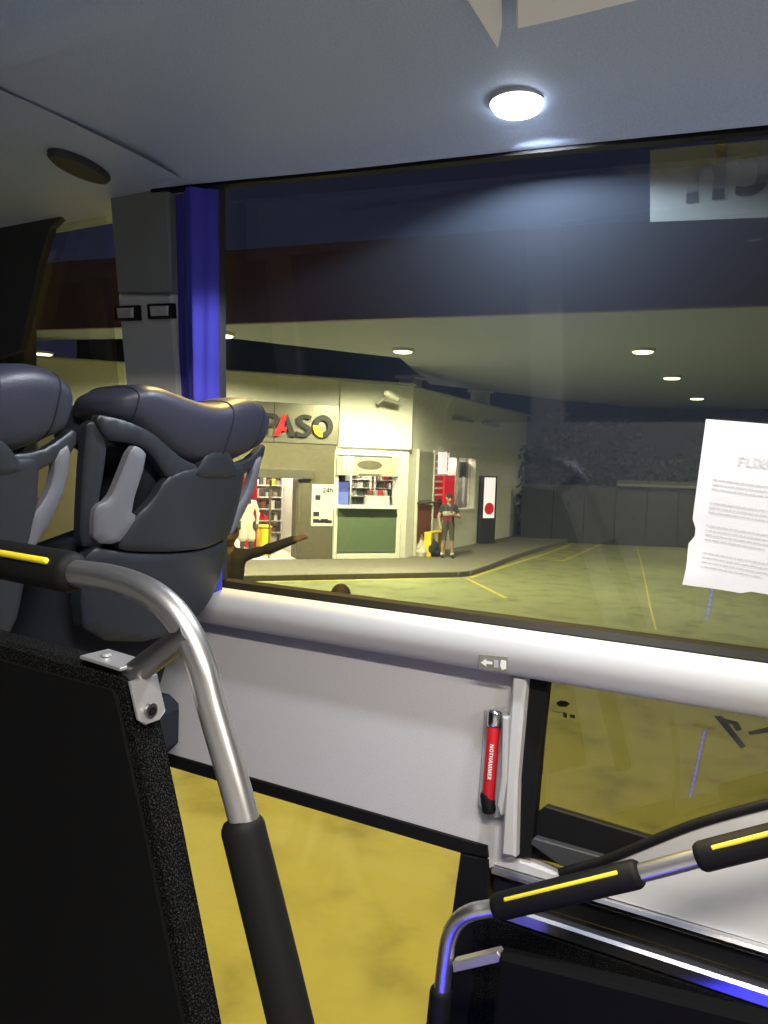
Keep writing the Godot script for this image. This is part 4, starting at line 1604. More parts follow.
func seat_at(u: float, v: float, w: float) -> Vector3:
	# u towards the window, v up the back, w out of the back; the sides wrap forward
	var n := seat_plane().normal
	var vv := Vector3(n.y, -n.x, 0) * -1.0
	var wrap := -0.75 * u * u
	return Vector3(0, 0, -u) + vv * v + Vector3(1, 0, 0) * (w + wrap)

func seat_outline(px: Array, times := 2) -> Array:
	var a := []
	for p in px:
		a.append(seat_uv(p[0], p[1]))
	return chaikin(a, times)

func seats() -> void:
	var s := thing("passenger_chair", "dark blue leather coach seat at the window, seen from behind", "chair", seat_origin, "coach seats ahead of the stairwell")
	# leather head cushion: drawn across the seat, its section a rounded block
	var top := [[126, 392], [138, 384], [152, 384], [170, 392], [190, 400], [208, 402], [224, 397], [240, 396], [253, 401], [262, 412], [267, 427]]
	var bot := [[126, 420], [138, 428], [152, 441], [170, 456], [190, 464], [208, 466], [224, 465], [240, 462], [253, 455], [262, 449], [267, 443]]
	var rings := []
	var n := top.size()
	for i in n:
		var a := seat_uv(top[i][0], top[i][1])
		var b := seat_uv(bot[i][0], bot[i][1])
		var u := (a.x + b.x) * 0.5
		var mid := (a.y + b.y) * 0.5
		var h := (a.y - b.y) * 0.5
		var endf := 1.0
		if i == 0: endf = 0.86
		if i == n - 1: endf = 0.55
		var ring := []
		for k in 28:
			var t := TAU * k / 28
			var ct := cos(t)
			var s2 := sin(t)
			var ex := signf(ct) * pow(absf(ct), 0.62)
			var ey := signf(s2) * pow(absf(s2), 0.62)
			ring.append(Vector3(u, mid + h * ey, -0.035 + 0.072 * ex * endf - (1.0 - endf) * 0.03))
		rings.append(ring)
	# close the ends with shrinking rings that round over
	var full := []
	for e in [0.25, 0.7]:
		var c := Vector3.ZERO
		for p in rings[0]:
			c += p / 28.0
		var r := []
		for p in rings[0]:
			r.append(c + (p - c) * Vector3(1, e, e) - Vector3(0.018 * (1.0 - (e * e)), 0, 0) * 1.2)
		full.append(r)
	var smooth_rings := []
	for i in n - 1:
		for k in 4:
			var ring := []
			for j in 28:
				var p0: Vector3 = rings[maxi(i - 1, 0)][j]
				var p1: Vector3 = rings[i][j]
				var p2: Vector3 = rings[i + 1][j]
				var p3: Vector3 = rings[mini(i + 2, n - 1)][j]
				ring.append(p1.cubic_interpolate(p2, p0, p3, k / 4.0))
			smooth_rings.append(ring)
	smooth_rings.append(rings[n - 1])
	full.append_array(smooth_rings)
	for e in [0.7, 0.25]:
		var c := Vector3.ZERO
		for p in rings[n - 1]:
			c += p / 28.0
		var r := []
		for p in rings[n - 1]:
			r.append(c + (p - c) * Vector3(1, e, e) + Vector3(0.016 * (1.0 - e * e), 0, 0) * 1.2)
		full.append(r)
	var st := mb()
	st.set_smooth_group(0)
	for i in full.size() - 1:
		for k in 28:
			var k2 := (k + 1) % 28
			var q := []
			for p in [full[i][k], full[i][k2], full[i + 1][k2], full[i + 1][k]]:
				q.append(seat_at(p.x, p.y, p.z))
			quad(st, q[0], q[1], q[2], q[3])
	for e in [0, full.size() - 1]:
		for k in range(1, 27):
			var q := []
			for p in [full[e][0], full[e][k], full[e][k + 1]]:
				q.append(seat_at(p.x, p.y, p.z))
			if e == 0:
				tri(st, q[0], q[2], q[1])
			else:
				tri(st, q[0], q[1], q[2])
	st.set_smooth_group(-1)
	var cushion := build(st, "head_cushion", M["leather"], s)
	# stitched seams over the cushion
	for si in [3, 22, 32]:
		st = mb()
		var path := []
		for k in range(-7, 12):
			var p: Vector3 = smooth_rings[mini(si, smooth_rings.size() - 1)][(k + 28) % 28]
			path.append(seat_at(p.x, p.y, p.z + 0.0005))
		tube(st, path, 0.0016, -1.0, 6)
		build(st, "seam", M["seat side"], cushion)
	# plastic shell: centre plate with a raised tab, arms round the openings, lower shell
	var shell := [
		["tab", [[182, 478], [189, 464], [197, 452], [208, 447], [218, 451], [226, 463], [231, 478]], 0.033, 0.03],
		["centre_plate", [[158, 478], [172, 470], [188, 467], [208, 466], [227, 466], [241, 466], [238, 490], [235, 507], [230, 524], [225, 537], [203, 546], [175, 550], [146, 551], [116, 550], [115, 542], [130, 517], [146, 500]], 0.030, 0.022],
		["upper_arm", [[103, 414], [120, 418], [136, 424], [149, 430], [160, 445], [174, 459], [190, 466], [192, 482], [174, 484], [160, 479], [150, 459], [140, 446], [126, 442], [111, 440]], 0.028, 0.02],
		["outer_arm", [[102, 414], [115, 440], [111, 470], [105, 500], [98, 547], [87, 547], [91, 500], [96, 455]], 0.018, 0.02],
		["upper_arm", [[222, 464], [243, 461], [257, 452], [269, 442], [268, 459], [254, 467], [240, 475], [226, 484]], 0.027, 0.02],
		["lower_shell", [[92, 546], [117, 552], [146, 553], [175, 552], [203, 548], [228, 538], [223, 565], [215, 592], [196, 616], [150, 640], [84, 640], [82, 590]], 0.026, 0.03],
	]
	for e in shell:
		st = mb()
		var w: float = e[2]
		bent_plate(st, seat_outline(e[1], 1), func(u, v, ww): return seat_at(u, v, ww + w), e[3], 0.004, 0.016)
		build(st, e[0], M["seat shell"], s)
	for e in [[[130, 445], [137, 448], [142, 456], [125, 511], [131, 516], [122, 532], [113, 544], [94, 543], [95, 520], [98, 506], [109, 500], [118, 478]], [[263, 454], [252, 462], [248, 483], [241, 497], [233, 507], [229, 522], [225, 535], [231, 533], [237, 522], [245, 511], [258, 484]]]:
		st = mb()
		bent_plate(st, seat_outline(e, 1), func(u, v, ww): return seat_at(u, v, ww + 0.033), 0.018, 0.004, 0.016)
		build(st, "grab_handle", M["seat handle"], s)
	# backrest cushion ahead of the shell: narrow behind the openings, full width above and below
	st = mb()
	st.set_smooth_group(0)
	var lv := [[seat_uv(150, 640).y - 0.42, 0.215, 0.10, -0.06], [seat_uv(150, 600).y, 0.215, 0.13, -0.05], [seat_uv(150, 556).y, 0.212, 0.14, -0.03], [seat_uv(150, 545).y, 0.20, 0.14, -0.02], [seat_uv(150, 530).y, 0.13, 0.13, -0.01], [seat_uv(150, 470).y, 0.13, 0.12, -0.01], [seat_uv(150, 452).y, 0.18, 0.12, -0.02], [seat_uv(150, 440).y, 0.205, 0.13, -0.045], [seat_uv(150, 415).y, 0.20, 0.13, -0.05], [seat_uv(150, 405).y, 0.185, 0.11, -0.055], [seat_uv(150, 400).y, 0.15, 0.06, -0.07]]
	var rr := []
	for e in lv:
		var ring := []
		for k in 24:
			var t := TAU * k / 24
			var ct := cos(t)
			var s2 := sin(t)
			ring.append(seat_at(e[1] * signf(ct) * pow(absf(ct), 0.45), e[0], e[3] - e[2] * 0.5 + e[2] * 0.5 * signf(s2) * pow(absf(s2), 0.5)))
		rr.append(ring)
	for i in rr.size() - 1:
		for k in 24:
			var k2 := (k + 1) % 24
			quad(st, rr[i][k], rr[i + 1][k], rr[i + 1][k2], rr[i][k2])
	for k in range(1, 23):
		tri(st, rr[rr.size() - 1][0], rr[rr.size() - 1][k], rr[rr.size() - 1][k + 1])
	build(st, "backrest", M["seat side"], s)
	# seat base and pedestal
	st = mb()
	box(st, Vector3(-0.75, -0.80, -0.21), Vector3(-0.24, -0.66, 0.21), Transform3D.IDENTITY, 0.03)
	build(st, "seat_base", M["seat side"], s)
	st = mb()
	box(st, Vector3(-0.78, FLOOR - seat_origin.y, -0.15), Vector3(-0.50, -0.80, 0.15), Transform3D.IDENTITY, 0.01)
	build(st, "pedestal", M["dark trim"], s)
	# the aisle seat beside it
	var d := s.duplicate()
	d.name = numbered("passenger_chair")
	add_child(d, true)
	d.position += Vector3(0.0, 0.004, 0.50)
	tag(d, "dark blue leather coach seat next to the aisle, beside the window seat", "chair", "coach seats ahead of the stairwell")

# ------------------------------------------------------------------ stairwell guards
func path_z(px: Array, z: float) -> Array:
	var a := []
	for p in px:
		a.append(at_z(p[0], p[1], z))
	return a

func left_guard() -> void:
	var t := thing("stair_guard", "black carpeted stairwell guard with bent steel handrail and black foam grip", "guard")
	var zp := -0.60
	# carpeted panel
	var f := path_z([[-160, 596], [0, 641], [116, 672], [124, 676], [128, 688], [160, 840], [197, 1030], [205, 1075], [-160, 1075]], zp)
	var st := mb()
	slab(st, f, Vector3(0, 0, -0.035), 0.006)
	build(st, "panel", M["carpet"], t)
	# smooth black inset on its face
	f = path_z([[-160, 618], [0, 660], [112, 690], [116, 700], [148, 850], [186, 1040], [190, 1070], [-160, 1070]], zp + 0.004)
	st = mb()
	slab(st, f, Vector3(0, 0, -0.0035), 0.001)
	build(st, "panel_face", M["panel black"], t)
	# handrail tube
	var zr := zp - 0.03
	var rail := catmull(path_z([[40, 567], [75, 573], [108, 578], [140, 588], [166, 605], [187, 632], [202, 668], [212, 706], [230, 768], [242, 812], [262, 890]], zr), 6)
	st = mb()
	tube(st, rail, 0.0165, -1.0, 24)
	build(st, "handrail", M["brushed steel"], t)
	# foam sleeve down the post and grip along the top
	st = mb()
	rounded_rod(st, catmull(path_z([[243, 828], [256, 880], [272, 945], [290, 1020], [304, 1080]], zr), 4), 0.0235, 22)
	build(st, "foam_sleeve", M["grip"], t)
	st = mb()
	rounded_rod(st, path_z([[-160, 530], [-60, 548], [0, 559], [70, 572]], zr), 0.0255, 24)
	var grip := build(st, "grip", M["grip"], t)
	st = mb()
	var ga: Array = path_z([[-160, 527], [-60, 543], [0, 553], [46, 561]], zr + 0.0235)
	rounded_rod(st, ga, 0.0042, 10)
	build(st, "yellow_stripe", M["yellow stripe"], grip)
	# strut to the panel corner with its two clips and bolt
	st = mb()
	tube(st, [at_z(190, 632, zr + 0.004), at_z(131, 676, zp - 0.018)], 0.0135, 0.0145, 18)
	build(st, "strut", M["dull steel"], t)
	st = mb()
	slab(st, [at_z(88, 659, zp - 0.002), at_z(118, 667, zp - 0.002), at_z(120, 667, zp - 0.034), at_z(98, 659, zp - 0.036)], Vector3(0, -0.004, 0))
	var top_y := at_z(90, 664, zp).y
	var clip_a := at_z(82, 660, zp)
	var clip_b := at_z(122, 671, zp)
	st = mb()
	slab(st, [clip_a + Vector3(0, 0.006, 0.003), clip_b + Vector3(0, 0.004, 0.003), clip_b + Vector3(0, 0.004, -0.038), clip_a + Vector3(0, 0.006, -0.038)], Vector3(0, -0.0035, 0), 0.001)
	var c1 := build(st, "clip", M["zinc"], t)
	st = mb()
	var bc := clip_a.lerp(clip_b, 0.35) + Vector3(0, 0.006, -0.015)
	tube(st, [bc, bc + Vector3(0, 0.004, 0)], 0.006, -1.0, 12)
	build(st, "bolt", M["zinc"], c1)
	var ea := at_z(130, 684, zp)
	var eb := at_z(138, 722, zp)
	st = mb()
	slab(st, [ea + Vector3(0.005, 0.004, 0.004), ea + Vector3(0.005, 0.004, -0.036), eb + Vector3(0.006, 0.004, -0.036), eb + Vector3(0.006, -0.004, -0.026), eb + Vector3(0.006, -0.004, -0.006), eb + Vector3(0.006, 0.004, 0.004)], Vector3(-0.004, 0, 0), 0.001)
	var c2 := build(st, "clip", M["zinc"], t)
	st = mb()
	bc = ea.lerp(eb, 0.75) + Vector3(0.006, 0, -0.014)
	tube(st, [bc, bc + Vector3(0.004, 0, 0)], 0.0085, -1.0, 16)
	build(st, "bolt", M["dull steel"], c2)
	st = mb()
	tube(st, [bc + Vector3(0.0042, 0, 0), bc + Vector3(0.006, 0, 0)], 0.005, -1.0, 6)
	build(st, "bolt_socket", M["rubber"], c2)

func right_guard() -> void:
	var t := thing("stair_handrail", "steel stair handrail with two black yellow-striped grips by the lower window", "handrail")
	var pts := []
	# the rail climbs along the wall towards the rear
	for e in [[436, 1060, -1.20], [441, 1000, -1.20], [445, 962, -1.20], [449, 938, -1.20], [457, 922, -1.20], [472, 912, -1.20], [497, 907, -1.21], [560, 892, -1.22], [640, 873, -1.23], [720, 852, -1.24], [800, 832, -1.25], [900, 806, -1.25]]:
		pts.append(at_z(e[0], e[1], e[2]))
	var path := catmull(pts, 6)
	var st := mb()
	tube(st, path, 0.0145, -1.0, 22)
	build(st, "handrail", M["brushed steel"], t)
	for e in [[6, 0.04, 8, -0.02], [8, 0.80, 11, 0.0]]:
		var ga: Vector3 = pts[e[0]].lerp(pts[e[0] + 1], e[1])
		var gb: Vector3 = pts[e[2]].lerp(pts[e[2] - 1], -e[3] * 0.0 + 0.06 if e[2] == 8 else 0.0)
		var ways := [ga, ga.lerp(gb, 0.5), gb]
		if e[0] == 6:
			ways = [ga, pts[7], gb]
		else:
			ways = [ga, pts[9], pts[10], gb]
		st = mb()
		rounded_rod(st, ways, 0.0225, 22)
		var g := build(st, "grip", M["grip"], t)
		var way := (gb - ga).normalized()
		var out := (EYE - ga).normalized()
		out = (out - way * out.dot(way)).normalized()
		var up := (way.cross(out) * (1.0 if way.cross(out).y > 0 else -1.0)).normalized()
		var shift := (out * 0.9 + up * 0.35).normalized() * 0.0205
		st = mb()
		var inset := way * 0.022
		rounded_rod(st, [ga + shift + inset, ways[1] + shift, gb + shift - inset], 0.0038, 10)
		build(st, "yellow_stripe", M["yellow stripe"], g)
	st = mb()
	rounded_rod(st, [at_z(441, 992, -1.2), at_z(436, 1040, -1.2), at_z(430, 1100, -1.2)], 0.02, 20)
	build(st, "foam_sleeve", M["grip"], t)
	# clip holding the panel to the post
	st = mb()
	slab(st, [at_z(452, 963, -1.19), at_z(497, 952, -1.19), at_z(501, 957, -1.19), at_z(499, 963, -1.19), at_z(453, 973, -1.19)], Vector3(0, 0, -0.02), 0.002)
	build(st, "clip", M["zinc"], t)
	st = mb()
	slab(st, [at_z(499, 956, -1.175), at_z(800, 1032, -1.175), at_z(800, 1120, -1.175), at_z(484, 1120, -1.175), at_z(493, 1010, -1.175)], Vector3(0, 0, -0.03), 0.008)
	build(st, "panel", M["panel black"], t)

# ------------------------------------------------------------------ small things in the coach
func small_things() -> void:
	# escape hammer in its holder
	var hp := low_plane(0.045)
	var h := thing("safety_hammer", "red emergency window hammer in a clear grey holder beside the trim bar", "hammer")
	px_slab("back_plate", M["clear holder"], [[484, 710], [505, 707], [509, 716], [507, 780], [502, 818], [490, 820], [477, 805], [479, 780]], low_plane(0.026), 0.006, h, 0.003)
	var a := onp(494, 722, hp)
	var b := onp(488, 800, hp)
	var st := mb()
	rounded_rod(st, [a, a.lerp(b, 0.5), b], 0.0125, 18)
	var body := build(st, "handle", M["red plastic"], h)
	st = mb()
	rounded_rod(st, [onp(495, 713, hp), onp(494, 724, hp)], 0.0142, 18)
	build(st, "head", M["chrome"], h)
	st = mb()
	rounded_rod(st, [onp(487, 795, hp), onp(489, 810, hp)], 0.0136, 16)
	build(st, "foot_clip", M["rubber"], h)
	px_slab("holder_wing", M["clear holder"], [[502, 716], [508, 718], [506, 782], [501, 816], [496, 806], [500, 775]], low_plane(0.06), 0.03, h, 0.004)
	var txt := letters("NOTHAMMER", 0.0075, 0.0006, M["white print"], body, "lettering", Vector3.ZERO)
	var mid := onp(490.5, 762, low_plane(0.0585))
	var up := (a - b).normalized()
	var nrm := low_plane(0).normal
	txt.transform = Transform3D(Basis(-up, nrm.cross(-up).normalized(), nrm), mid)
	# sticker with arrow on the ledge
	var s := thing("direction_sticker", "small olive sticker with a white arrow on the window ledge", "sticker")
	var sp := tilted(2.25, -1.374, 0.0)
	px_slab("plate", M["sticker"], [[479, 654], [508, 657], [507.5, 673], [478.5, 669]], sp, 0.004, s, 0.001)
	var sp2 := tilted(2.25, -1.3725, 0.0)
	px_slab("arrow_print", M["white print"], [[480.5, 662.5], [486, 659], [486, 661], [492, 662], [492, 664.5], [486, 664], [486, 666.5]], sp2, 0.001, s, 0.0)
	px_slab("figure_print", M["white print"], [[501, 660], [506, 661], [506, 669], [502, 670], [500, 666]], sp2, 0.001, s, 0.0)
	px_slab("figure_print", M["grey print"], [[494, 660], [498, 660.5], [498, 668], [494, 667.5]], sp2, 0.001, s, 0.0)
	notice()
	# films and prints stuck on the outside of the panes
	var g := glass_plane(-0.026)
	var fl := thing("window_film", "pale translucent film with mirrored grey letters at the top of the window", "film")
	px_slab("sheet", M["window film"], [[650, 150], [900, 128], [900, 212], [650, 222]], g, 0.0005, fl, 0.0)
	var c := onp(727, 172, glass_plane(-0.029))
	var l := letters("ch", 0.088, 0.0002, M["letter dark"], fl, "mirrored_lettering", c, PI)
	var wp := thing("window_print", "black mirrored lettering stuck on the lower window's outside", "print")
	px_slab("stroke", M["black print"], [[714, 716], [722, 716], [746, 746], [741, 749]], low_plane(-0.034), 0.0005, wp, 0.0)
	px_slab("stroke", M["black print"], [[722, 718], [738, 722], [742, 730], [736, 731], [732, 724], [724, 724]], low_plane(-0.036), 0.0005, wp, 0.0)
	px_slab("stroke", M["black print"], [[748, 732], [768, 727], [790, 724], [790, 729], [766, 733], [750, 735]], low_plane(-0.034), 0.0005, wp, 0.0)
	var mk := thing("glass_mark", "small dark maker's mark printed on the lower window pane", "print")
	px_slab("oval", M["black print"], [[556, 703], [560, 700.5], [566, 701], [570, 704], [566, 707], [559, 706.5]], low_plane(-0.034), 0.0004, mk, 0.0)
	px_slab("line", M["grey print"], [[551, 710.5], [563, 712.5], [563, 713.5], [551, 711.5]], low_plane(-0.034), 0.0004, mk, 0.0)
	px_slab("line", M["black print"], [[563, 712], [567, 713], [567, 718], [563, 717]], low_plane(-0.034), 0.0004, mk, 0.0)
	px_slab("line", M["black print"], [[570, 714], [575, 715], [575, 718.5], [570, 717.5]], low_plane(-0.034), 0.0004, mk, 0.0)

func notice() -> void:
	# printed sheet taped inside the window: corners a little torn and curled
	var t := thing("paper_notice", "white printed paper notice with torn corner taped inside the window", "notice")
	var tl := onp(706, 419, glass_plane(0.012))
	var bl := onp(684, 583, glass_plane(0.012))
	var right := onp(768, 424, glass_plane(0.012)) - tl
	right = right.normalized() * 0.212
	var down := bl - tl
	var nrm := glass_plane().normal
	var st := mb()
	st.set_smooth_group(0)
	var nx := 14
	var ny := 20
	var lift := func(u: float, v: float) -> float:
		return 0.0012 * sin(u * 5.0) * sin(v * 7.0) + 0.012 * exp(-((u * u + (1.0 - v) * (1.0 - v)) / 0.03)) + 0.002 * sin(v * 3.0)
	var pt := func(i: int, j: int) -> Vector3:
		var u := float(i) / nx
		var v := float(j) / ny
		var p := tl + right * u + down * v
		var w: float = lift.call(u, v)
		if i == 0:
			p += right * (0.012 * sin(v * 23.0) * maxf(0.0, v - 0.45) + (0.03 if j == 13 else 0.0) + (0.035 if j == 14 else 0.0))
		if j == ny:
			p -= down * (0.02 if i > 6 and i < 11 else 0.0)
		return p + nrm * w
	for i in nx:
		for j in ny:
			quad(st, pt.call(i, j), pt.call(i + 1, j), pt.call(i + 1, j + 1), pt.call(i, j + 1))
	st.set_smooth_group(-1)
	build(st, "sheet", M["paper"], t)
	# print
	var bx := right.normalized()
	var by := -down.normalized()
	by = (by - bx * by.dot(bx)).normalized()
	var basis_ := Basis(bx, by, bx.cross(by))
	var head := letters("FLiXBUS", 0.0155, 0.0002, M["faint print"], t, "heading_print", Vector3.ZERO)
	head.transform = Transform3D(basis_, tl + right * 0.46 + down * 0.225 + nrm * 0.0032)
	var v := 0.34
	for para in [3, 3, 4, 4]:
		for k in para:
			st = mb()
			var u := 0.11
			var stop := 0.92 if k < para - 1 else 0.55
			while u < stop:
				var w := rng.randf_range(0.015, 0.06)
				var p: Vector3 = tl + right * u + down * (v + u * 0.02) + nrm * (lift.call(u, v) + 0.0007)
				var q: Vector3 = tl + right * minf(u + w, stop) + down * (v + u * 0.02) + nrm * (lift.call(u + w, v) + 0.0007)
				quad(st, p, q, q + down * 0.008, p + down * 0.008)
				u += w + 0.007
			build(st, "text_line_print", M["faint print"], t)
			v += 0.028
		v += 0.055

# ------------------------------------------------------------------ people
func smin(a: float, b: float, k: float) -> float:
	var h := maxf(k - absf(a - b), 0.0) / k
	return minf(a, b) - h * h * k * 0.25

func person_mesh(bones: Array, cell: float, blend := 0.035) -> ArrayMesh:
	# bones: [from, to, radius, radius, colour]; meshed as surface nets with the colour of the nearest bone
	var lo := Vector3(1e9, 1e9, 1e9)
	var hi := -lo
	for b in bones:
		for k in 2:
			var r: Vector3 = Vector3.ONE * (b[2 + k] + cell * 2.0)
			lo = lo.min(b[k] - r); hi = hi.max(b[k] + r)
	var n := Vector3i(((hi - lo) / cell).ceil()) + Vector3i.ONE
	var field := PackedFloat32Array()
	field.resize(n.x * n.y * n.z)
	field.fill(1.0)
	var reach := 0.07
	for b in bones:
		var a: Vector3 = b[0]
		var d: Vector3 = b[1] - b[0]
		var dd := maxf(d.length_squared(), 1e-8)
		var r: Vector3 = Vector3.ONE * (maxf(b[2], b[3]) + reach)
		var i0 := Vector3i(((a.min(b[1]) - r - lo) / cell).floor()).clamp(Vector3i.ZERO, n - Vector3i.ONE)
		var i1 := Vector3i(((a.max(b[1]) + r - lo) / cell).ceil()).clamp(Vector3i.ZERO, n - Vector3i.ONE)
		for z in range(i0.z, i1.z + 1):
			for y in range(i0.y, i1.y + 1):
				for x in range(i0.x, i1.x + 1):
					var p := lo + Vector3(x, y, z) * cell
					var t := clampf((p - a).dot(d) / dd, 0.0, 1.0)
					var dist := p.distance_to(a + d * t) - lerpf(b[2], b[3], t)
					var at := x + n.x * (y + n.y * z)
					field[at] = smin(field[at], dist, blend)
	var ids := {}
	var verts := PackedVector3Array()
	var cols := PackedColorArray()
	var offs := [0, 1, n.x, n.x + 1, n.x * n.y, n.x * n.y + 1, n.x * n.y + n.x, n.x * n.y + n.x + 1]
	for z in n.z - 1:
		for y in n.y - 1:
			var row := n.x * (y + n.y * z)
			for x in n.x - 1:
				var at := row + x
				var inside := 0
				for o in offs:
					if field[at + o] < 0.0:
						inside += 1
				if inside == 0 or inside == 8:
					continue
				var c := Vector3.ZERO
				var cnt := 0
				for e in [[0, 1], [2, 3], [4, 5], [6, 7], [0, 2], [1, 3], [4, 6], [5, 7], [0, 4], [1, 5], [2, 6], [3, 7]]:
					var f0: float = field[at + offs[e[0]]]
					var f1: float = field[at + offs[e[1]]]
					if (f0 < 0.0) == (f1 < 0.0):
						continue
					var t := f0 / (f0 - f1)
					var p0 := Vector3(e[0] & 1, (e[0] >> 1) & 1, e[0] >> 2)
					var p1 := Vector3(e[1] & 1, (e[1] >> 1) & 1, e[1] >> 2)
					c += p0.lerp(p1, t)
					cnt += 1
				var p := lo + (Vector3(x, y, z) + c / cnt) * cell
				ids[at] = verts.size()
				verts.append(p)
				var best := 1e9
				var col := Color.WHITE
				for b in bones:
					var a: Vector3 = b[0]
					var d: Vector3 = b[1] - b[0]
					var t := clampf((p - a).dot(d) / maxf(d.length_squared(), 1e-8), 0.0, 1.0)
					var dist: float = p.distance_to(a + d * t) - lerpf(b[2], b[3], t)
					if dist < best:
						best = dist
						col = b[4]
				cols.append(col)
	var index := PackedInt32Array()
	var step := [1, n.x, n.x * n.y]
	for at in ids:
		for ax in 3:
			var f0: float = field[at]
			var f1: float = field[at + step[ax]]
			if (f0 < 0.0) == (f1 < 0.0):
				continue
			var u: int = step[(ax + 1) % 3]
			var w: int = step[(ax + 2) % 3]
			if not (ids.has(at - u) and ids.has(at - w) and ids.has(at - u - w)):
				continue
			var q := [ids[at], ids[at - u], ids[at - u - w], ids[at - w]]
			if f0 < 0.0:
				index.append_array([q[0], q[2], q[1], q[0], q[3], q[2]])
			else:
				index.append_array([q[0], q[1], q[2], q[0], q[2], q[3]])
	var normals := PackedVector3Array()
	normals.resize(verts.size())
	for k in range(0, index.size(), 3):
		var nn := (verts[index[k + 2]] - verts[index[k]]).cross(verts[index[k + 1]] - verts[index[k]])
		for j in 3:
			normals[index[k + j]] += nn
	for k in normals.size():
		normals[k] = normals[k].normalized()
	var arr := []
	arr.resize(Mesh.ARRAY_MAX)
	arr[Mesh.ARRAY_VERTEX] = verts
	arr[Mesh.ARRAY_NORMAL] = normals
	arr[Mesh.ARRAY_COLOR] = cols
	arr[Mesh.ARRAY_INDEX] = index
	var m := ArrayMesh.new()
	m.add_surface_from_arrays(Mesh.PRIMITIVE_TRIANGLES, arr)
	return m

func hand_bones(out: Array, wrist: Vector3, dir: Vector3, palm_normal: Vector3, col: Color, curl := 0.5) -> void:
	dir = dir.normalized()
	var side := dir.cross(palm_normal).normalized()
	palm_normal = side.cross(dir).normalized()
	var knuckle := wrist + dir * 0.085
	out.append([wrist, knuckle, 0.026, 0.03, col])
	for k in 4:
		var base := knuckle + side * (-0.03 + 0.02 * k)
		var d := (dir * (1.0 - curl * 0.4) + palm_normal * curl * 0.6).normalized()
		var mid: Vector3 = base + d * [0.036, 0.042, 0.04, 0.03][k]
		var d2 := (dir * (1.0 - curl) + palm_normal * curl).normalized()
		out.append([base, mid, 0.011, 0.01, col])
		out.append([mid, mid + d2 * [0.03, 0.036, 0.034, 0.025][k], 0.01, 0.009, col])
	var tb := wrist + dir * 0.03 - side * 0.025
	var tm := tb + (dir * 0.6 - side * 0.7 + palm_normal * 0.3).normalized() * 0.04
	out.append([tb, tm, 0.013, 0.012, col])
	out.append([tm, tm + (dir + palm_normal * 0.4).normalized() * 0.03, 0.012, 0.01, col])

func head_bones(out: Array, c: Vector3, face: Vector3, skin: Color, hair: Color) -> void:
	# c is the middle of the head; face points where the person looks
	face = face.normalized()
	var side := face.cross(Vector3.UP).normalized()
	out.append([c + Vector3(0, -0.20, 0) - face * 0.015, c + Vector3(0, -0.08, 0), 0.055, 0.05, skin])
	out.append([c + Vector3(0, 0.03, 0) - face * 0.012, c + Vector3(0, -0.01, 0) + face * 0.012, 0.085, 0.08, skin])
	out.append([c + Vector3(0, -0.03, 0) + face * 0.03, c + Vector3(0, -0.085, 0) + face * 0.045, 0.06, 0.035, skin])
	out.append([c + Vector3(0, 0.01, 0) + face * 0.09, c + Vector3(0, -0.025, 0) + face * 0.105, 0.012, 0.016, skin])
	for s in [-1, 1]:
		out.append([c + side * 0.083 * s + Vector3(0, 0.01, 0), c + side * 0.083 * s + Vector3(0, -0.02, 0), 0.018, 0.013, skin])
		out.append([c + side * 0.032 * s + face * 0.082 + Vector3(0, 0.012, 0), c + side * 0.034 * s + face * 0.082 + Vector3(0, 0.012, 0), 0.011, 0.011, Color(0.05, 0.04, 0.03)])
	out.append([c - side * 0.02 + face * 0.085 + Vector3(0, -0.058, 0), c + side * 0.02 + face * 0.085 + Vector3(0, -0.058, 0), 0.009, 0.009, skin * 0.6])
	out.append([c + Vector3(0, 0.055, 0) + face * 0.02, c + Vector3(0, 0.05, 0) - face * 0.03, 0.078, 0.085, hair])
	out.append([c + Vector3(0, 0.03, 0) - face * 0.04, c + Vector3(0, -0.045, 0) - face * 0.04, 0.075, 0.06, hair])

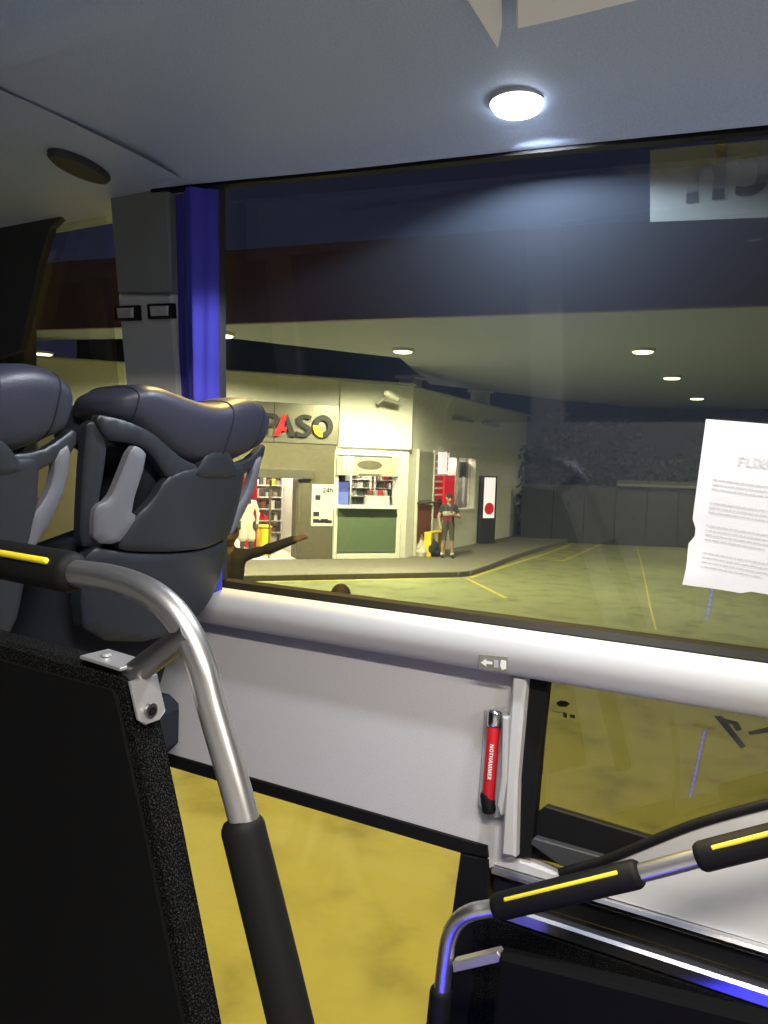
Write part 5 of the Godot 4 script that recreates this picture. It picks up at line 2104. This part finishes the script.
func standing(o: Dictionary) -> Array:
	# a standing adult, about 1.75 m, facing +Z; colours by garment
	var b := []
	var skin: Color = o.get("skin", Color(0.36, 0.22, 0.15))
	var hair: Color = o.get("hair", Color(0.02, 0.015, 0.012))
	var shirt: Color = o.get("shirt", Color(0.05, 0.05, 0.05))
	var low: Color = o.get("low_shirt", shirt)
	var stripe: Color = o.get("stripe", shirt)
	var sleeve: Color = o.get("sleeve", skin)
	var trouser: Color = o.get("trouser", Color(0.05, 0.05, 0.05))
	var shin: Color = o.get("shin", trouser)
	var shoe: Color = o.get("shoe", Color(0.03, 0.03, 0.03))
	head_bones(b, Vector3(0, 1.62, 0.02), o.get("face", Vector3(0, 0, 1)), skin, hair)
	for s in [-1, 1]:
		b.append([Vector3(0.06 * s, 1.40, 0), Vector3(0.155 * s, 1.40, 0), 0.075, 0.062, shirt])
		b.append([Vector3(0.075 * s, 1.33, 0.02), Vector3(0.07 * s, 1.24, 0.02), 0.10, 0.095, stripe])
		if o.has("band"):
			b.append([Vector3(0.07 * s, 1.225, 0.03), Vector3(0.07 * s, 1.215, 0.03), 0.099, 0.099, o["band"]])
		b.append([Vector3(0.065 * s, 1.19, 0.015), Vector3(0.06 * s, 1.03, 0.015), 0.092, 0.092, low])
		b.append([Vector3(0.06 * s, 0.98, 0.0), Vector3(0.075 * s, 0.92, -0.01), 0.10, 0.10, trouser])
		var foot_x: float = o.get("stance", 0.11) * s
		var knee := Vector3(0.095 * s + foot_x * 0.1, 0.50, 0.03)
		var ankle := Vector3(foot_x, 0.09, -0.01)
		b.append([Vector3(0.085 * s, 0.88, 0), knee, 0.088, 0.06, trouser])
		b.append([knee + Vector3(0, -0.02, 0), knee.lerp(ankle, 0.4) + Vector3(0, 0, -0.015), 0.055, 0.056, shin])
		b.append([knee.lerp(ankle, 0.4) + Vector3(0, 0, -0.015), ankle, 0.054, 0.036, shin])
		b.append([ankle + Vector3(0, 0.02, 0), ankle + Vector3(0, -0.02, 0), 0.042, 0.042, o.get("sock", shoe)])
		b.append([ankle + Vector3(0, -0.045, -0.02), ankle + Vector3(0.01 * s, -0.055, 0.15), 0.043, 0.035, shoe])
		var arm: Array = o["arm_l"] if s < 0 else o["arm_r"]
		b.append([Vector3(0.175 * s, 1.39, 0), Vector3(0.175 * s, 1.39, 0).lerp(arm[0], 0.5), 0.06, 0.055, shirt])
		b.append([Vector3(0.175 * s, 1.39, 0).lerp(arm[0], 0.5), arm[0], 0.046, 0.042, sleeve])
		b.append([arm[0], arm[1], 0.042 + o.get("thick", 0.0), 0.028 + o.get("thick", 0.0), o.get("forearm", sleeve)])
		if o.has("scarf"):
			b.append([Vector3(0.01 * s, 1.49, 0.05), Vector3(0.05 * s, 1.40, 0.075), 0.05, 0.045, o["scarf"]])
			b.append([Vector3(0.17 * s, 0.9, 0.06), Vector3(0.19 * s, 0.78, 0.06), 0.045, 0.06, o["scarf"]])
		if o.has("coat"):
			b.append([Vector3(0.07 * s, 1.0, 0), Vector3(0.10 * s, 0.52, 0), 0.12, 0.12, o["coat"]])
		hand_bones(b, arm[1], arm[1] - arm[0], arm[2], skin, arm[3])
	return b

func figure(called: String, label: String, at: Vector3, turn: float, bones: Array, cell: float, group := "") -> Node3D:
	var t := thing(called, label, "person", at, group, turn)
	shape(person_mesh(bones, cell), "body", M["figure"], t)
	return t

func facing_eye(at: Vector3) -> float:
	var d := EYE - at
	return atan2(d.x, d.z)

func people() -> void:
	# man on the pavement by the side window: black and red T-shirt with a white band, shorts, looking at what he holds
	var p := at_y(447, 557.5, 0.13)
	var man := standing({"shirt": Color(0.03, 0.025, 0.025), "stripe": Color(0.03, 0.025, 0.025), "band": Color(0.36, 0.31, 0.27), "low_shirt": Color(0.13, 0.012, 0.014), "skin": Color(0.34, 0.22, 0.14), "trouser": Color(0.055, 0.05, 0.038), "shin": Color(0.34, 0.22, 0.14), "sock": Color(0.6, 0.58, 0.5), "shoe": Color(0.03, 0.03, 0.03), "stance": 0.14, "face": Vector3(0.1, -0.15, 1),
		"arm_l": [Vector3(-0.27, 1.12, 0.0), Vector3(-0.24, 0.90, 0.08), Vector3(1, 0, 0), 0.5], "arm_r": [Vector3(0.29, 1.13, 0.02), Vector3(0.10, 1.17, 0.22), Vector3(0, 1, 0), 0.6]})
	figure("person", "person in black and red T-shirt and shorts standing on the pavement, holding a phone", p, facing_eye(p) + 0.15, man, 0.017)
	var phone_at := Transform3D(Basis(Vector3.UP, facing_eye(p) + 0.15), p) * Vector3(0.03, 1.22, 0.28)
	var ph := thing("phone", "small dark phone held up by the person in the T-shirt", "phone", phone_at, "", facing_eye(p) + 0.15)
	var st := mb()
	box(st, Vector3(-0.035, -0.05, -0.004), Vector3(0.035, 0.07, 0.004), Transform3D(Basis(Vector3.RIGHT, -0.6), Vector3.ZERO), 0.003)
	build(st, "body", M["totem black"], ph)
	# dark figure by the end of the side wall
	p = at_y(526, 537, 0.13)
	var dark := standing({"shirt": Color(0.02, 0.02, 0.02), "sleeve": Color(0.02, 0.02, 0.02), "trouser": Color(0.018, 0.018, 0.02), "skin": Color(0.2, 0.13, 0.09), "shoe": Color(0.25, 0.24, 0.22),
		"arm_l": [Vector3(-0.25, 1.12, 0.02), Vector3(-0.2, 0.88, 0.1), Vector3(1, 0, 0), 0.5], "arm_r": [Vector3(0.25, 1.12, 0.02), Vector3(0.2, 0.88, 0.1), Vector3(-1, 0, 0), 0.5]})
	figure("person", "person in dark clothes standing in shadow at the end of the side wall", p, facing_eye(p) - 0.6, dark, 0.02)
	# person in a pale hooded coat in the shop doorway
	var tr := Transform3D(Basis(Vector3.UP, deg_to_rad(FACADE_TURN)), corner)
	var q := fac(249, 545)
	p = tr * Vector3(q.x, 0.131, -0.35)
	var coat := Color(0.55, 0.50, 0.42)
	var pale := standing({"coat": coat, "shirt": coat, "sleeve": coat, "trouser": coat, "shin": Color(0.06, 0.05, 0.05), "hair": Color(0.6, 0.57, 0.5), "skin": Color(0.12, 0.08, 0.06), "scarf": Color(0.02, 0.02, 0.02),
		"arm_l": [Vector3(-0.27, 1.12, 0.0), Vector3(-0.26, 0.88, 0.06), Vector3(1, 0, 0), 0.5], "arm_r": [Vector3(0.27, 1.12, 0.0), Vector3(0.26, 0.88, 0.06), Vector3(-1, 0, 0), 0.5]})
	figure("person", "person in a pale coat and light cap standing in the shop doorway", p, facing_eye(p), pale, 0.018)
	# two people close to the coach
	var ap := ray(229, 562)
	p = EYE + ap * (9.0 / Vector2(ap.x, ap.z).length())
	p.y = 0.0
	var right := view.x
	var tall := standing({"shirt": Color(0.02, 0.02, 0.022), "sleeve": Color(0.02, 0.02, 0.022), "trouser": Color(0.02, 0.02, 0.024), "skin": Color(0.2, 0.13, 0.09), "thick": 0.018,
		"arm_l": [Vector3(-0.26, 1.10, 0.0), Vector3(-0.24, 0.86, 0.05), Vector3(1, 0, 0), 0.4], "arm_r": [Vector3(0.42, 1.47, 0.06), Vector3(0.66, 1.57, 0.10), Vector3(0, -1, 0), 0.35]})
	figure("person", "person in black beside the coach pointing with an outstretched arm", p, facing_eye(p), tall, 0.018).scale = Vector3.ONE * 1.08
	ap = ray(341, 585)
	p = EYE + ap * (6.5 / Vector2(ap.x, ap.z).length())
	p.y = 0.0
	var short := standing({"shirt": Color(0.03, 0.03, 0.035), "sleeve": Color(0.03, 0.03, 0.035), "skin": Color(0.2, 0.13, 0.09), "face": Vector3(0, 0, 1),
		"arm_l": [Vector3(-0.26, 1.10, 0.0), Vector3(-0.24, 0.86, 0.05), Vector3(1, 0, 0), 0.4], "arm_r": [Vector3(0.26, 1.10, 0.0), Vector3(0.24, 0.86, 0.05), Vector3(-1, 0, 0), 0.4]})
	figure("person", "dark-haired person below the window, only the back of the head showing", p, facing_eye(p) + PI, short, 0.016).scale = Vector3.ONE * 0.9
